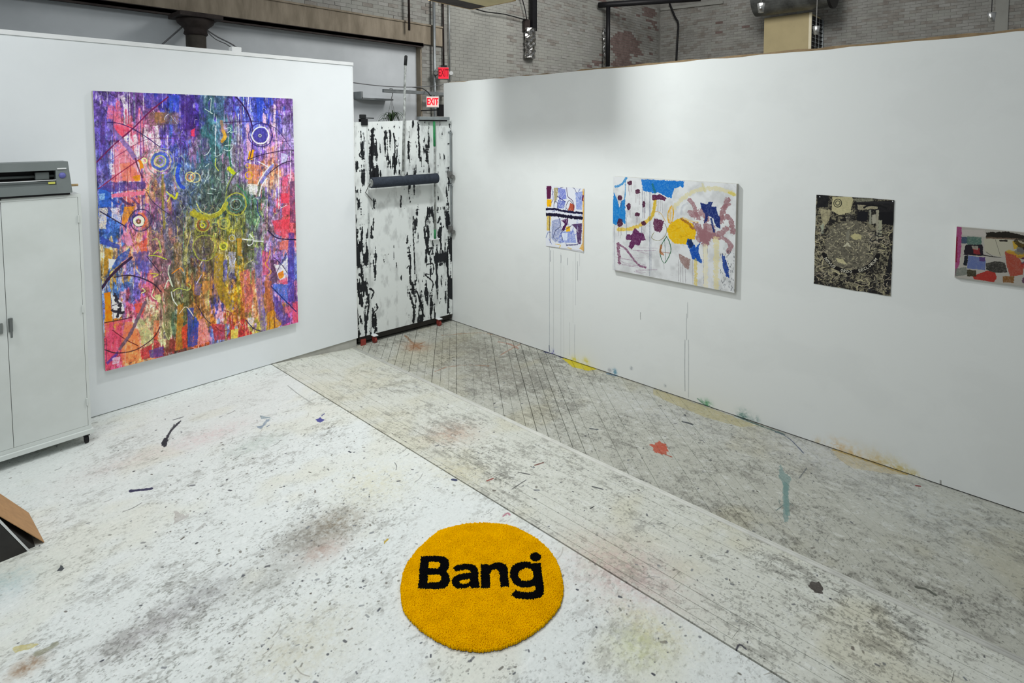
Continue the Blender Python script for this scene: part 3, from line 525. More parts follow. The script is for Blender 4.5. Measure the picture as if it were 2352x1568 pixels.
S3([(570, 720), (540, 790), (620, 820), (690, 770), (715, 690), (690, 620)], 6, '7a7440', .85); S3([(560, 480), (640, 500), (700, 600)], 8, 'c89c48', .7)
S3([(550, 170), (580, 260)], 30, '1c6a70', .8, bristle=.3); S3([(880, 510), (900, 430), (950, 390)], 26, 'b8bcc4', .6, bristle=.4)
for i in range(70):
    x = random.uniform(1340, 1500); y = random.uniform(900, 1400); S3([(x, y), (x+random.uniform(-8, 8), y+random.uniform(4, 26))], random.uniform(3, 8), '3c4048', .6)
for i in range(120):
    x = random.uniform(100, 1500); y = random.uniform(110, 1380); S3([(x, y), (x+random.uniform(-60, 60), y+random.uniform(-40, 40))], random.uniform(2, 5), '9a9a9e', .3, bristle=.8)

# ---- black and cream poster with a round seal and lettering on an arc
P4 = dict(y0=1.368, y1=0.850, zt=1.893, zb=1.186, x=XR-0.004)
A4 = Art(560, 760, wall_art(560, 760, 0, P4['x'], P4['y0'], P4['y1'], P4['zt'], P4['zb'], None), 3.1, '#1e1c1c')
z = crop(1850, 430, 5.808)
n = fbm(760, 560, 16, 16, 4); cream = A4.col('b8b08e')
m_ = sstep(.45, .58, n)*sstep(.36, .5, fbm(760, 560, 110, 110, 2))*0.6
A4.a += (cream-A4.a)*m_[..., None]
for sc_, cc_ in ((30, 'b8b08e'), (22, '18161a'), (18, 'c0b896'), (14, '1c1a1c')):
    rg = np.abs(fbm(760, 560, sc_, sc_, 3)-.5); A4.a += (A4.col(cc_)-A4.a)*(sstep(.022, .006, rg) if 0 else (1-sstep(.006, .024, rg)))[..., None]*.8*sstep(.3, .45, fbm(760, 560, 120, 120, 2))[..., None]
def S4(p, w_, c, a=1, **k): A4.stroke(z(p), w_/5.808, c, a, **k)
def L4(p, c, a=1, **k): A4.poly(z(p), c, a, **k)
L4([(160, 105), (310, 110), (300, 260), (150, 270)], '16161a', .95, bristle=.1); L4([(660, 200), (1190, 170), (1180, 330), (1000, 330), (660, 300)], '1c1b1e', .9); L4([(990, 330), (1180, 320), (1170, 500), (1000, 490)], '121216', 1); L4([(700, 320), (840, 320), (820, 460), (680, 440)], '16161c', 1)
L4([(360, 130), (600, 120), (640, 150), (600, 330), (450, 370), (350, 310)], 'c4bc92', .95, bristle=.1); L4([(620, 150), (900, 145), (910, 185), (680, 195)], '8e8e7a', .9, bristle=.4); L4([(690, 230), (960, 250), (960, 290), (700, 300)], 'b4ac8e', .9, bristle=.3)
L4([(850, 300), (880, 300), (880, 490), (850, 490)], '8a8a7c'); L4([(940, 300), (980, 300), (965, 740), (945, 740)], '9a9684'); L4([(885, 370), (940, 360), (940, 480), (890, 490)], 'a4a090'); L4([(975, 440), (1020, 440), (1020, 640), (975, 660)], '9a9a84')
L4([(200, 290), (330, 300), (320, 440), (250, 520), (210, 420)], 'b8b08c', .85, bristle=.3); L4([(200, 500), (245, 480), (240, 620), (205, 610)], '9aa08c'); L4([(1120, 900), (1150, 880), (1110, 1430), (1040, 1300)], '1a1a1e', .9)
S4([(780, 270), (850, 240), (1000, 250), (1080, 280)], 24, '141416', 1); S4([(680, 200), (1180, 205)], 14, '2a2a2c', 1)
A4.circ(1850+430/5.808, 430+210/5.808, 9, 2, '303028', .95); A4.circ(1850+430/5.808, 430+208/5.808, 5, 2.6, '5a5a48', .9)
for i in range(8): S4([(540, 400), (540+110*math.cos(i*.35-1), 400+80*math.sin(i*.35-1))], 4, 'b0aa98', .7)
cx, cy = 1850+610/5.808, 430+770/5.808
A4.poly([(cx+60*math.cos(t/16*PI), cy+57*math.sin(t/16*PI)) for t in range(32)], '6c685a', .9, rough=3, bristle=.2)
for i in range(620):
    r = 57*math.sqrt(random.random()); t = random.uniform(0, 2*PI); x = cx+r*math.cos(t); y = cy+r*math.sin(t)
    A4.stroke([(x, y), (x+random.uniform(-3, 3), y+random.uniform(-2.5, 2.5)), (x+random.uniform(-4, 4), y+random.uniform(-3, 3))], random.uniform(.6, 1.6), random.choice(('b8b094', '2c2a28', '8a8470', 'a49c80', '35332f', 'c4bc98', '756f60', 'b0a890')), .8)
L4([(600, 650), (660, 610), (750, 640), (740, 690), (650, 700)], 'c0b888', .95, bristle=.2); L4([(500, 790), (560, 730), (610, 785), (590, 800), (560, 770), (520, 795)], 'c0bca4', .95); L4([(400, 940), (500, 960), (560, 1030), (440, 1000)], 'ccc498', .9, bristle=.2); L4([(540, 600), (590, 560), (580, 720), (540, 700)], '8a8878', .7)
for i in range(420):
    reg = random.choice(((120, 260, 500, 1250), (120, 1150, 1080, 1400), (850, 1160, 560, 900), (200, 700, 1080, 1250), (700, 1120, 1100, 1400)))
    x = random.uniform(reg[0], reg[1]); y = random.uniform(reg[2], reg[3]); t = random.uniform(0, 2*PI); p = [(x, y)]
    for k in range(4): t += random.uniform(-1, 1); p.append((p[-1][0]+22*math.cos(t), p[-1][1]+14*math.sin(t)))
    S4(p, random.uniform(4, 12), random.choice(('c0b890', 'a8a088', '8a8474', '1c1a1c', '1c1a1c', 'b4a890', '303034')), .85)
GL = {'N': [[(0, 1), (0, 0), (1, 1), (1, 0)]], 'O': [[(.5, 0), (.05, .3), (.05, .7), (.5, 1), (.95, .7), (.95, .3), (.5, 0)]], 'V': [[(0, 0), (.5, 1), (1, 0)]], 'U': [[(0, 0), (0, .8), (.5, 1), (1, .8), (1, 0)]],
      'S': [[(1, .1), (.4, 0), (0, .25), (.9, .65), (.6, 1), (0, .9)]], 'R': [[(0, 1), (0, 0), (.8, .1), (.8, .4), (0, .5), (.9, 1)]], 'D': [[(0, 0), (0, 1), (.8, .8), (.9, .3), (0, 0)]], 'E': [[(1, 0), (0, 0), (0, 1), (1, 1)], [(0, .5), (.8, .5)]],
      'C': [[(1, .1), (.4, 0), (0, .4), (.1, .9), (.6, 1), (1, .85)]], 'L': [[(0, 0), (0, 1), (.9, 1)]], 'M': [[(0, 1), (0, 0), (.5, .7), (1, 0), (1, 1)]]}
ring = [(cx+67*math.cos(t), cy+61*math.sin(t)) for t in np.radians(np.linspace(160, 22, 18))]
A4.stroke(ring, 10, '141214', 1, rough=.1)
txt = 'NOVUS  ORDO  SECLORUM'
for i, ch in enumerate(txt):
    if ch == ' ': continue
    t = math.radians(152-(i+.5)*(152-30)/len(txt)); X, Y = cx+67*math.cos(t), cy+61*math.sin(t)
    tx, ty = math.sin(t), -math.cos(t); ux, uy = -math.cos(t), -math.sin(t)     # reading direction, letter-up direction (towards the centre)
    for st in GL[ch]:
        A4.stroke([(X+tx*(a-.5)*4.6+ux*(.5-b)*6, Y+ty*(a-.5)*4.6+uy*(.5-b)*6) for a, b in st], 1.3, 'd8d4c0', 1, rough=0, smooth=False)
S4([(190, 125), (192, 128)], 14, 'e8e8e8'); S4([(1160, 183), (1162, 186)], 14, 'e8e8e8')

# ---- narrow collage-like canvas at the frame's right edge
P5 = dict(y0=0.482, y1=-0.36, zt=1.742, zb=1.392, x=XR-0.02)
A5 = Art(960, 400, wall_art(960, 400, 0, P5['x'], P5['y0'], P5['y1'], P5['zt'], P5['zb'], None), 2.6, '#a8a49c')
z = crop(2170, 490, 7.84)
def L5(p, c, a=1, **k): A5.poly(z(p), c, a, **k)
def S5(p, w_, c, a=1, **k): A5.stroke(z(p), w_/7.84, c, a, **k)
L5([(300, 290), (720, 300), (740, 420), (300, 380)], 'b4aea8', 1, bristle=.3); L5([(700, 450), (1220, 450), (1200, 700), (980, 780), (720, 700)], 'aeaa98', 1)
L5([(190, 235), (305, 235), (300, 560), (265, 900), (180, 1120), (175, 700)], '984070', 1, bristle=.2); L5([(195, 420), (235, 420), (215, 880), (175, 880)], '7a1830', .9)
L5([(300, 420), (400, 420), (420, 540), (300, 540)], '3c4c60', 1, bristle=.1); L5([(400, 410), (660, 430), (660, 560), (560, 570), (400, 560)], '48665c', 1, bristle=.3); L5([(380, 560), (680, 560), (690, 760), (620, 760), (340, 740), (350, 660)], '221c24', 1); L5([(500, 620), (620, 620), (640, 740), (520, 730)], '8a2c30', 1, bristle=.3); L5([(480, 580), (600, 580), (590, 660), (500, 640)], 'a09c8c', .9, bristle=.3)
L5([(420, 760), (730, 800), (730, 1020), (400, 990)], '5a689a', 1, bristle=.2); L5([(360, 760), (420, 750), (400, 940), (330, 930)], '1c2028', 1); L5([(620, 780), (730, 790), (720, 870), (620, 850)], '50386a', .9)
L5([(740, 340), (1150, 330), (1427, 400), (1427, 460), (740, 440)], '24201a', 1, rough=3); L5([(740, 420), (1400, 450), (1380, 480), (740, 450)], '6a5848', .8)
L5([(740, 900), (900, 860), (1080, 880), (1130, 1060), (860, 1070), (740, 1000)], '32302c', 1, bristle=.25); L5([(500, 1130), (760, 1030), (900, 1060), (940, 1140), (880, 1240), (520, 1180)], 'a03028', 1, bristle=.1); L5([(1080, 680), (1300, 700), (1420, 980), (1400, 1100), (1180, 1130), (1120, 960)], '9a4434', 1, bristle=.2)
L5([(1220, 500), (1427, 470), (1427, 620), (1240, 640)], 'b8942c', 1, bristle=.2); L5([(1290, 640), (1427, 600), (1427, 830), (1320, 800)], '4a2c44', 1, bristle=.2); L5([(170, 1000), (380, 960), (420, 1100), (190, 1130)], '6a7068', .9, bristle=.3); L5([(400, 1010), (560, 1020), (560, 1140), (400, 1130)], '383424', 1, bristle=.2)
L5([(1040, 1130), (1250, 1120), (1240, 1250), (1050, 1240)], '7a5028', 1, bristle=.3); S5([(700, 750), (880, 780), (1040, 790)], 26, '2c2a28', 1, taper=True); S5([(910, 470), (1000, 760)], 6, '55534a', 1); S5([(740, 690), (860, 770)], 8, '3a3834', 1); S5([(170, 1150), (700, 1215), (1427, 1310)], 10, '9c9a94', 1); S5([(1000, 490), (1110, 490)], 40, '2a2622', 1)
for i in range(60):
    x = random.uniform(350, 950); y = random.uniform(20, 380); A5.stroke([(x, y), (x+random.uniform(-40, 40), y+random.uniform(-30, 30)), (x+random.uniform(-60, 60), y+random.uniform(-30, 30))], random.uniform(3, 16), random.choice(('9a4434', 'b8942c', '4a2c44', 'aeaa98', '24201a', '6a7068', 'a03028')), .8, raw=True, bristle=.2)

# ---- rolling door panel, black with dragged white paint
PA = Vector((3.592, 5.85, 0)); PB = Vector((4.925, 5.717, 0)); pd = (PB-PA); PLEN = pd.length; pdn = pd.normalized(); pnn = Vector((pdn.y, -pdn.x, 0))
PZ0, PZ1 = 0.0, 2.52
def fpan(px, py):
    px = np.asarray(px, float); py = np.asarray(py, float)
    d = _fw*F_PX+_rr*(px[..., None]-CX)-_uu*(py[..., None]-CY); nn = np.array(pnn)
    t = (nn@(np.array(PA)-CAM))/(d@nn); P = CAM+d*t[..., None]
    return ((P-np.array(PA))@np.array(pdn))/PLEN*620, (PZ1-P[..., 2])/(PZ1-PZ0)*1180
A6 = Art(620, 1180, fpan, 2.4, '#e2e6e4')
h, w_ = 1180, 620
dens = np.full((h, w_), 0.0, np.float32)
U, V_ = np.meshgrid(np.arange(w_), np.arange(h))
def dn(x0, y0, x1, y1, v):
    a = A6.map([(x0, y0), (x1, y0), (x1, y1), (x0, y1)]); ux0, ux1 = a[:, 0].min(), a[:, 0].max(); vy0, vy1 = a[:, 1].min(), a[:, 1].max()
    e = 8; g = sstep(ux0-e, ux0+e, U)*(1-sstep(ux1-e, ux1+e, U))*sstep(vy0-e*2, vy0+e*2, V_)*(1-sstep(vy1-e*2, vy1+e*2, V_)); dens[:] = np.maximum(dens, g*v)
for q in ((815, 285, 838, 770, .52), (846, 290, 868, 430, .72), (868, 285, 918, 400, .42), (900, 310, 912, 400, .7), (940, 280, 985, 400, .33), (925, 400, 960, 480, .4), (935, 480, 962, 700, .36), (975, 480, 1035, 700, .47), (1000, 280, 1037, 480, .25), (838, 450, 862, 780, .4), (940, 640, 1000, 745, .45), (978, 560, 1030, 690, .56), (1026, 420, 1038, 720, .7), (1012, 290, 1022, 330, .5), (880, 560, 940, 640, .18)): dn(*q)
nv = fbm(h, w_, 75, 15, 4, .55); nv2 = fbm(h, w_, 8, 60, 3)
nv = (nv-nv.mean())/nv.std()*.16+.5+(nv2-.5)*.25
th = 0.13+0.62*dens*.97
blk = sstep(-.015, .03, th-nv)*(dens > .04)
A6.a += (A6.col('1a1c1f')-A6.a)*(blk*.95)[..., None]
gr = sstep(.5, .8, fbm(h, w_, 60, 30, 4))*.12; A6.a *= (1-gr)[..., None]
A6.stroke([(843, 285), (847, 500), (852, 760)], 5, 'c4c8c6', .9, bristle=.3, smooth=False)
z = crop(800, 440, 4.127); y_ = crop(800, 100, 4.354)
for p in ([(265, 1070), (275, 1110), (235, 1160), (265, 1200), (250, 1330)], [(240, 250), (235, 360)], [(590, 930), (650, 950), (690, 1100), (720, 1180)], [(650, 950), (700, 1080), (700, 1190)], [(580, 960), (625, 1130), (620, 1220)], [(770, 990), (800, 1070), (780, 1170)], [(735, 560), (790, 540), (760, 600)], [(740, 700), (800, 690), (800, 780), (730, 790), (800, 860), (790, 940)], [(500, 50), (495, 150)], [(615, 250), (615, 400), (625, 600), (630, 780)], [(560, 430), (555, 490)], [(555, 730), (580, 720), (590, 880)], [(740, 260), (730, 330)], [(870, 250), (850, 300)], [(100, 450), (110, 560)], [(90, 350), (80, 420)], [(110, 780), (130, 820)], [(200, 920), (240, 950), (220, 1010)], [(110, 1180), (130, 1250)], [(940, 600), (950, 1100)]):
    A6.stroke(z(p), random.uniform(2.5, 5.5), '17181a', .95, rough=.7, bristle=.15)
for p in ([(235, 850), (240, 950), (230, 1100), (260, 1330)], [(450, 900), (465, 1000), (460, 1310)], [(600, 990), (600, 1150)], [(700, 820), (710, 1150)], [(150, 880), (160, 960)], [(140, 1050), (110, 1100), (150, 1140)]):
    A6.stroke(y_(p), random.uniform(3, 5), '141518', .95, rough=.6, bristle=.1)
for p in ([(320, 800), (340, 1300)], [(500, 800), (500, 1250)], [(140, 850), (200, 1250)]):
    A6.stroke(y_(p), 5, 'dfe4e4', .7, rough=.6, bristle=.5)

# ---- right partition: white paint with drips and spills near the floor
RW0, RW1, RZT, RZB = 5.95, -0.75, 3.06, -0.11
A7 = Art(2240, 1060, wall_art(2240, 1060, 0, XR, RW0, RW1, RZT, RZB, None), 1.4, '#e3e6e4')
n = fbm(1060, 2240, 120, 160, 4); A7.a *= (1-.012*sstep(.45, .65, n))[..., None]
def D7(p, w_, c, a=1, **k): A7.stroke(p, w_, c, a, **k)
for x, y0_, y1_, c, a in ((1262, 566, 806, '8a8e96', .75), (1264, 575, 600, '3c4050', .9), (1271, 575, 812, 'a0a4a4', .6), (1288, 580, 820, 'a8acac', .6), (1288, 585, 603, '4a4e5a', .9), (1304, 592, 608, '484c58', .9), (1295, 610, 822, 'b0b4b2', .5), (1308, 740, 815, '9ca0a0', .6), (1320, 745, 822, '989ca0', .7), (1322, 580, 700, 'a0a4a8', .6), (1326, 600, 643, '60646c', .8), (1316, 600, 740, 'b4b8b6', .5), (1331, 582, 610, 'a8a8ac', .6),
                          (1579, 694, 730, '8c9092', .8), (1577, 720, 780, '787c80', .7), (1573, 780, 897, '6c7074', .8), (1581, 780, 912, '7c8084', .7), (1471, 717, 733, '4c5050', .9)):
    D7([(x, y0_), (x+random.uniform(-.6, .6), (y0_+y1_)/2), (x, y1_)], 1.3, c, a*.72, rough=.2)
for x, y, r, c, a in ((1450, 845, 5, '8a9096', .6), (1528, 885, 4, '90969a', .5), (1412, 853, 9, '4a84a0', .5), (1400, 850, 6, '60606a', .35), (1625, 930, 14, '5f9a70', .6), (1612, 920, 6, '78a888', .6), (1708, 955, 16, '5a8078', .5), (1735, 962, 10, '5c7c78', .35), (1345, 830, 12, 'd8cc60', .5), (1320, 826, 12, 'd8cc40', .5), (1270, 809, 10, '5858a8', .7), (1925, 1030, 22, 'd4b07c', .4), (1960, 1045, 24, 'd4b478', .35), (2010, 1060, 26, 'd0b880', .35), (2050, 1075, 22, 'c8b060', .45), (2075, 1085, 16, 'b8a040', .5), (2100, 1092, 12, 'c0a850', .4), (1880, 1015, 12, 'c8b080', .3)):
    A7.blob(x, y, r, c, a, noise=1.0)
D7([(1602, 915), (1625, 935)], 3, '6a8a78', .7)
D7([(2160, 1103), (2160, 1112)], 2, '80807a', .8); D7([(1261, 793), (1262, 806)], 3, '606878', .7)

# ---- floor: worn white paint, dirt, drops and spills, laid out in world x,y
FX0, FX1, FY0, FY1 = -0.2, 5.05, -0.4, 6.3
FW, FH = 2100, 2680; KX = FW/(FX1-FX0)
def ffl(px, py):
    P = hit(px, py, 2, 0.0); Q = hit(px, py, 2, ZL); R = hit(px, py, 2, ZL/2)
    X = P[..., 0]; s_ = np.clip((P[..., 0]-X1)/(X2-X1)*1.0, 0, 1)
    zz = np.zeros_like(X)
    for _ in range(5):
        W_ = hit(px, py, 2, 0.0) if np.ndim(zz) == 0 else CAM+(hit(px, py, 2, 0.0)-CAM)*((CAM[2]-zz)/CAM[2])[..., None]
        zz = np.where(W_[..., 0] <= X1, 0, np.where(W_[..., 0] >= X2, ZL, ZL*(W_[..., 0]-X1)/(X2-X1)))
    return (W_[..., 0]-FX0)/(FX1-FX0)*FW, (FY1-W_[..., 1])/(FY1-FY0)*FH
FA = Art(FW, FH, ffl, 1.0, '#dfe3e2')
XX = FX0+np.arange(FW)[None]/KX; YY = FY1-np.arange(FH)[:, None]/KX
up = (XX < X1); rp = (XX >= X1) & (XX < X2); lo = (XX >= X2)
upf = up.astype(np.float32); rpf = rp.astype(np.float32); lof = lo.astype(np.float32)
base = np.zeros((FH, FW, 3), np.float32)+FA.col('dfe3e0')*upf[..., None]+FA.col('d4d5cb')*rpf[..., None]+FA.col('b9b9ae')*lof[..., None]
FA.a[:] = base
dirt = np.zeros((FH, FW), np.float32)+(.28*upf+.42*rpf+.5*lof)
def db(px, py, rx, ry, v):
    q = FA.map([(px, py)])[0]; x0 = int(max(0, q[0]-3*rx*KX)); x1 = int(min(FW, q[0]+3*rx*KX)); y0 = int(max(0, q[1]-3*ry*KX)); y1 = int(min(FH, q[1]+3*ry*KX))
    if x1 > x0 and y1 > y0:
        dirt[y0:y1, x0:x1] += v*np.exp(-(((np.arange(x0, x1)-q[0])/rx/KX)**2)[None]-(((np.arange(y0, y1)-q[1])/ry/KX)**2)[:, None])
for q in ((730, 1210, .3, .22, .55), (600, 1310, .35, .25, .2), (640, 1060, .5, .3, .25), (480, 1400, .5, .35, .25), (620, 1470, .4, .3, .2), (300, 1480, .4, .3, .2), (850, 1120, .25, .3, .2), (1150, 830, .6, .9, .55), (1080, 1000, .3, .8, .12), (1500, 980, .5, 1., .1), (1900, 1340, .4, .8, .15), (1420, 1290, .2, .5, .1), (1150, 1080, .2, .6, .25), (700, 870, .6, .35, -.2), (400, 950, .6, .3, -.12), (1050, 1500, .4, .3, .08), (2150, 1350, .8, .8, .12), (950, 880, .3, .6, -.1)): db(*q)
# anisotropic smudges: along x on the platform, along y on the ramp
sm_u = fbm(FH, FW, 16, 26, 5, .75); sm_r = fbm(FH, FW, 30, 15, 5, .75)
sm = np.where(up, sm_u, sm_r); sm = (sm-sm.mean())/sm.std()
fl = fbm(FH, FW, 90, 110, 3); fl = (fl-fl.mean())/fl.std()
msk = sstep(.9, 2.9, sm+dirt*1.5+fl*.5-.15)*np.clip(dirt+.35, 0, 1)
FA.a += (FA.col('77756e')-FA.a)*(msk*np.where(up, .34, .46))[..., None]
f2 = fbm(FH, FW, 4.2, 6.5, 3, .75); f2 = (f2-f2.mean())/f2.std()
msk2 = sstep(.9, 2.3, f2+dirt*1.0+fl*.3-.2)*np.clip(dirt+.25, 0, 1)
FA.a += (FA.col('55554f')-FA.a)*(msk2*.5)[..., None]
FA.a += (FA.col('f2f4f2')-FA.a)*(sstep(.8, 2.4, -sm+.3*f2)*.35)[..., None]
tint = fbm(FH, FW, 150, 190, 3); tint = (tint-tint.mean())/tint.std()
FA.a *= 1-(sstep(.2, 1.8, tint)*(.02+.05*np.clip(dirt, 0, 1)))[..., None]*np.array([.3, .6, 1.4], np.float32)
# broad tints
def tb(px, py, r, c, a, ry=None, noise=.5): FA.blob(px, py, r*KX, c, a, ry=(ry or r)*KX, noise=noise)
for q in ((1430, 1310, .24, 'c8a8a4', .38, .3), (1470, 1480, .13, 'c8cc94', .36, .12), (1180, 770, .12, 'c07050', .45, .22), (480, 1000, .3, 'd8b8b8', .28, .12), (290, 1060, .3, 'd8c4c0', .22, .12), (760, 1210, .2, '8a8070', .55, .14), (690, 1240, .16, '77736a', .45, .1), (740, 1265, .12, 'a07868', .3, .08), (860, 1110, .25, 'd8d4b8', .4, .25), (1050, 1080, .15, 'cfc6a0', .3, .25), (1040, 995, .2, 'b08a74', .35, .16), (620, 1330, .2, '909088', .35, .1), (460, 1370, .18, '8c8c8c', .35, .1), (330, 1450, .2, 'a09a9c', .3, .1), (700, 1480, .25, 'c8c4ae', .4, .2), (60, 1530, .06, '9a8068', .7, .05), (590, 1020, .2, '9caca0', .3, .1), (1500, 1440, .1, 'd0c490', .25, .2), (350, 1100, .1, 'b8c0bc', .3, .06), (10, 1340, .12, '90b0b4', .3, .12), (1150, 850, .4, '827e73', .5, .6), (1060, 790, .3, '837e70', .5, .4), (2140, 1170, .4, 'c8ccca', .35, .5), (1880, 1040, .3, 'cfd0d4', .35, .5), (1500, 940, .25, 'ccced0', .3, .8)): tb(q[0], q[1], q[2], q[3], q[4], q[5])
# drops
def drop(x, y, r, c, a, el=1.0):
    q = [(x-FX0)*KX, (FY1-y)*KX]; t = random.uniform(0, PI); d = r*KX*el
    FA.stroke([(q[0]-d*math.cos(t), q[1]-d*math.sin(t)), (q[0]+d*math.cos(t), q[1]+d*math.sin(t))], 2*r*KX, c, a, rough=.35, raw=True, smooth=False)
cl = [(1.25, 3.6, .5), (1.5, 4.2, .5), (1.9, 3.3, .5), (1.5, 2.8, .45), (1.2, 2.6, .4), (2.3, 3.6, .4), (3.4, 2.2, .9), (4.2, 3.2, .8), (4.3, 4.3, .7), (4.6, 2.1, .4), (3.0, 3.0, .7), (2.9, 1.5, .6), (3.4, 1.4, .7), (4., 1.2, .8), (1.6, 1.9, .4), (2.0, 1.4, .5)]
for i in range(2300):
    if random.random() < .35: x, y = random.uniform(.2, 4.9), random.uniform(.1, 5.8)
    else:
        a_ = random.choice(cl); x = random.gauss(a_[0], a_[2]*.7); y = random.gauss(a_[1], a_[2]*.8)
    if not (FX0 < x < XR and FY0 < y < 5.9): continue
    drop(x, y, min(.010, abs(random.gauss(0, .0026))+.0013), random.choice(('5a5c60', '48484c', '6a6860', '3a3c44', '707478', '5c564e', '808078')), random.uniform(.4, .9), random.choice((.1, .2, .5, 1.0, 1.6)))
for i in range(130):    # scuffs and hairs
    x, y = random.uniform(.3, 4.8), random.uniform(.1, 5.6); t = random.gauss(0 if x < X1 else PI/2, .5); L_ = random.uniform(.02, .11)
    q = [((x+k*L_*math.cos(t+k*.4)-FX0)*KX, (FY1-y-k*L_*math.sin(t+k*.4))*KX) for k in (0, .5, 1)]
    FA.stroke(q, random.uniform(1.2, 3), random.choice(('6a6a68', '8a8a86', '4c4c4c', '9a968c')), random.uniform(.35, .8), raw=True)
def FS(p, w_, c, a=1, **k): FA.stroke(p, w_*KX, c, a, **k)
def FP(p, c, a=1, **k): FA.poly(p, c, a, **k)
# marks one can point to
FS([(413, 968), (395, 985), (383, 1005), (374, 1022)], .02, '34343c', .95, taper=False, rough=.5); FS([(415, 965), (398, 985)], .006, '404048', .9); FP([(371, 1018), (378, 1005), (386, 1006), (382, 1024), (375, 1028)], '2c2c34', .95)
FS([(300, 1127), (318, 1125), (332, 1124), (345, 1122)], .028, '343450', .95, rough=.5); FS([(398, 964), (420, 957)], .014, '5a5c60', .8); FP([(600, 978), (612, 962), (622, 963), (598, 985), (588, 980)], '7f8fa0', .85, bristle=.4); FP([(596, 953), (625, 960), (600, 962)], '8c9ca4', .8, bristle=.4)
FP([(722, 964), (735, 958), (745, 965), (735, 970)], '3a3a88', .85); FS([(738, 955), (744, 950)], .012, '4a4a80', .9); FS([(612, 980), (618, 976)], .01, '60708a', .8)
FP([(880, 1242), (889, 1236), (892, 1238), (880, 1250)], 'bca040', .95); FS([(1040, 1101), (1046, 1102)], .026, '343a58', .9); FS([(1155, 1185), (1165, 1178), (1170, 1182)], .014, 'b07080', .8)
FP([(1491, 1018), (1500, 1022), (1513, 1012), (1530, 1020), (1535, 1036), (1520, 1044), (1505, 1038)], 'b8523c', .95, bristle=.25, rough=4); FS([(1520, 1040), (1542, 1049)], .012, 'a04c38', .9); FS([(1500, 1022), (1522, 1034)], .01, 'c06048', .8)
FP([(1792, 1065), (1800, 1085), (1816, 1095), (1812, 1115), (1808, 1160), (1812, 1198), (1800, 1200), (1797, 1160), (1798, 1110), (1788, 1095)], '7c9490', .85, bristle=.3); FS([(1803, 1110), (1806, 1150), (1808, 1180)], .03, '6a8c88', .7, bristle=.3); FS([(1798, 1160), (1782, 1172)], .006, '5c706c', .8); FS([(1808, 1150), (1822, 1162)], .006, '6c7c78', .7)
FP([(1853, 1345), (1864, 1334), (1880, 1335), (1890, 1350), (1888, 1363), (1872, 1360)], '4a4440', .95, bristle=.1); FS([(2105, 1348), (2125, 1352), (2148, 1366)], .016, '54564e', .85, rough=.5); FS([(2103, 1115), (2112, 1116)], .016, '7c2c30', .95)
FP([(1290, 822), (1310, 824), (1345, 838), (1372, 848), (1350, 851), (1315, 843)], 'd0bc10', .85, bristle=.3); FP([(1500, 892), (1560, 912), (1640, 940), (1740, 978), (1700, 980), (1620, 958), (1540, 925), (1500, 905)], 'b4aa80', .75, bristle=.35)
FP([(1905, 1030), (1950, 1040), (2020, 1066), (2090, 1090), (2040, 1088), (1960, 1075), (1930, 1058)], 'c4b084', .5, bristle=.6); FS([(1915, 1033), (1990, 1057), (2080, 1088)], .025, 'b09040', .6, rough=.8, bristle=.5); FS([(1395, 858), (1418, 863)], .03, '5a7890', .7); FS([(1250, 808), (1275, 814), (1292, 821)], .03, '44486c', .8, rough=.6)
FS([(1690, 955), (1740, 975), (1800, 997)], .02, '2c4c48', .6, rough=.6); FS([(930, 770), (950, 790), (965, 800)], .03, '8a5c3c', .6, bristle=.5); FS([(940, 805), (960, 792), (975, 785)], .02, '8a5c3c', .6, bristle=.5); tb(955, 795, .12, '9a6c4c', .6, .16)
FS([(1015, 770), (1060, 766), (1105, 764), (1130, 768)], .014, '9a6a48', .65, rough=.8); FS([(1000, 852), (1030, 842), (1080, 838), (1120, 840)], .02, '94684c', .6, rough=.9, bristle=.4); FS([(1145, 785), (1170, 790), (1190, 800)], .03, 'a8604c', .55, bristle=.5); FS([(1150, 815), (1175, 800), (1195, 790)], .02, 'a06048', .5, bristle=.4)
FS([(1568, 968), (1590, 974)], .02, '44484c', .85, rough=.5); FS([(1355, 984), (1372, 986)], .016, '4c5054', .85); FS([(1780, 992), (1798, 998), (1818, 1012), (1845, 1040)], .01, '50586c', .8, rough=.5); FS([(1835, 1098), (1852, 1075)], .008, '606468', .7); FS([(1228, 1068), (1247, 1062)], .014, '6a3c34', .85); FS([(1118, 1104), (1132, 1098)], .014, '8a3c34', .85)
FS([(1190, 1084), (1215, 1089)], .012, '4c4c4a', .8, rough=.6); FS([(1175, 1123), (1208, 1102)], .006, '3c3c3c', .85); FS([(1355, 1168), (1364, 1162)], .008, '3c3c3c', .9); FS([(1360, 1117), (1383, 1123)], .014, '484a4c', .85)
FP([(30, 1488), (75, 1474), (88, 1480), (60, 1492), (35, 1500)], 'c4b878', .75, bristle=.3); FS([(85, 1500), (110, 1490), (125, 1480)], .03, '8a8a70', .6, bristle=.4); FP([(128, 1312), (140, 1298), (150, 1304), (138, 1312)], '3c4044', .9); FS([(1690, 1492), (1698, 1480), (1712, 1490)], .008, '3c3c44', .85)
FS([(660, 885), (685, 905), (715, 925)], .008, '8c908c', .7); FP([(1785, 1145), (1792, 1150)]+[(1790, 1160)], '60706c', .5)
FP([(400, 1172), (425, 1182), (436, 1178), (425, 1190), (398, 1204)], 'a09894', .5, bristle=.3); FP([(445, 1220), (470, 1200), (475, 1205), (450, 1222)], '9a9894', .5, bristle=.3)
for i in range(50): FS([(random.gauss(760, 60), random.gauss(1200, 35))]*2, random.uniform(.004, .012), '6c675c', .6)
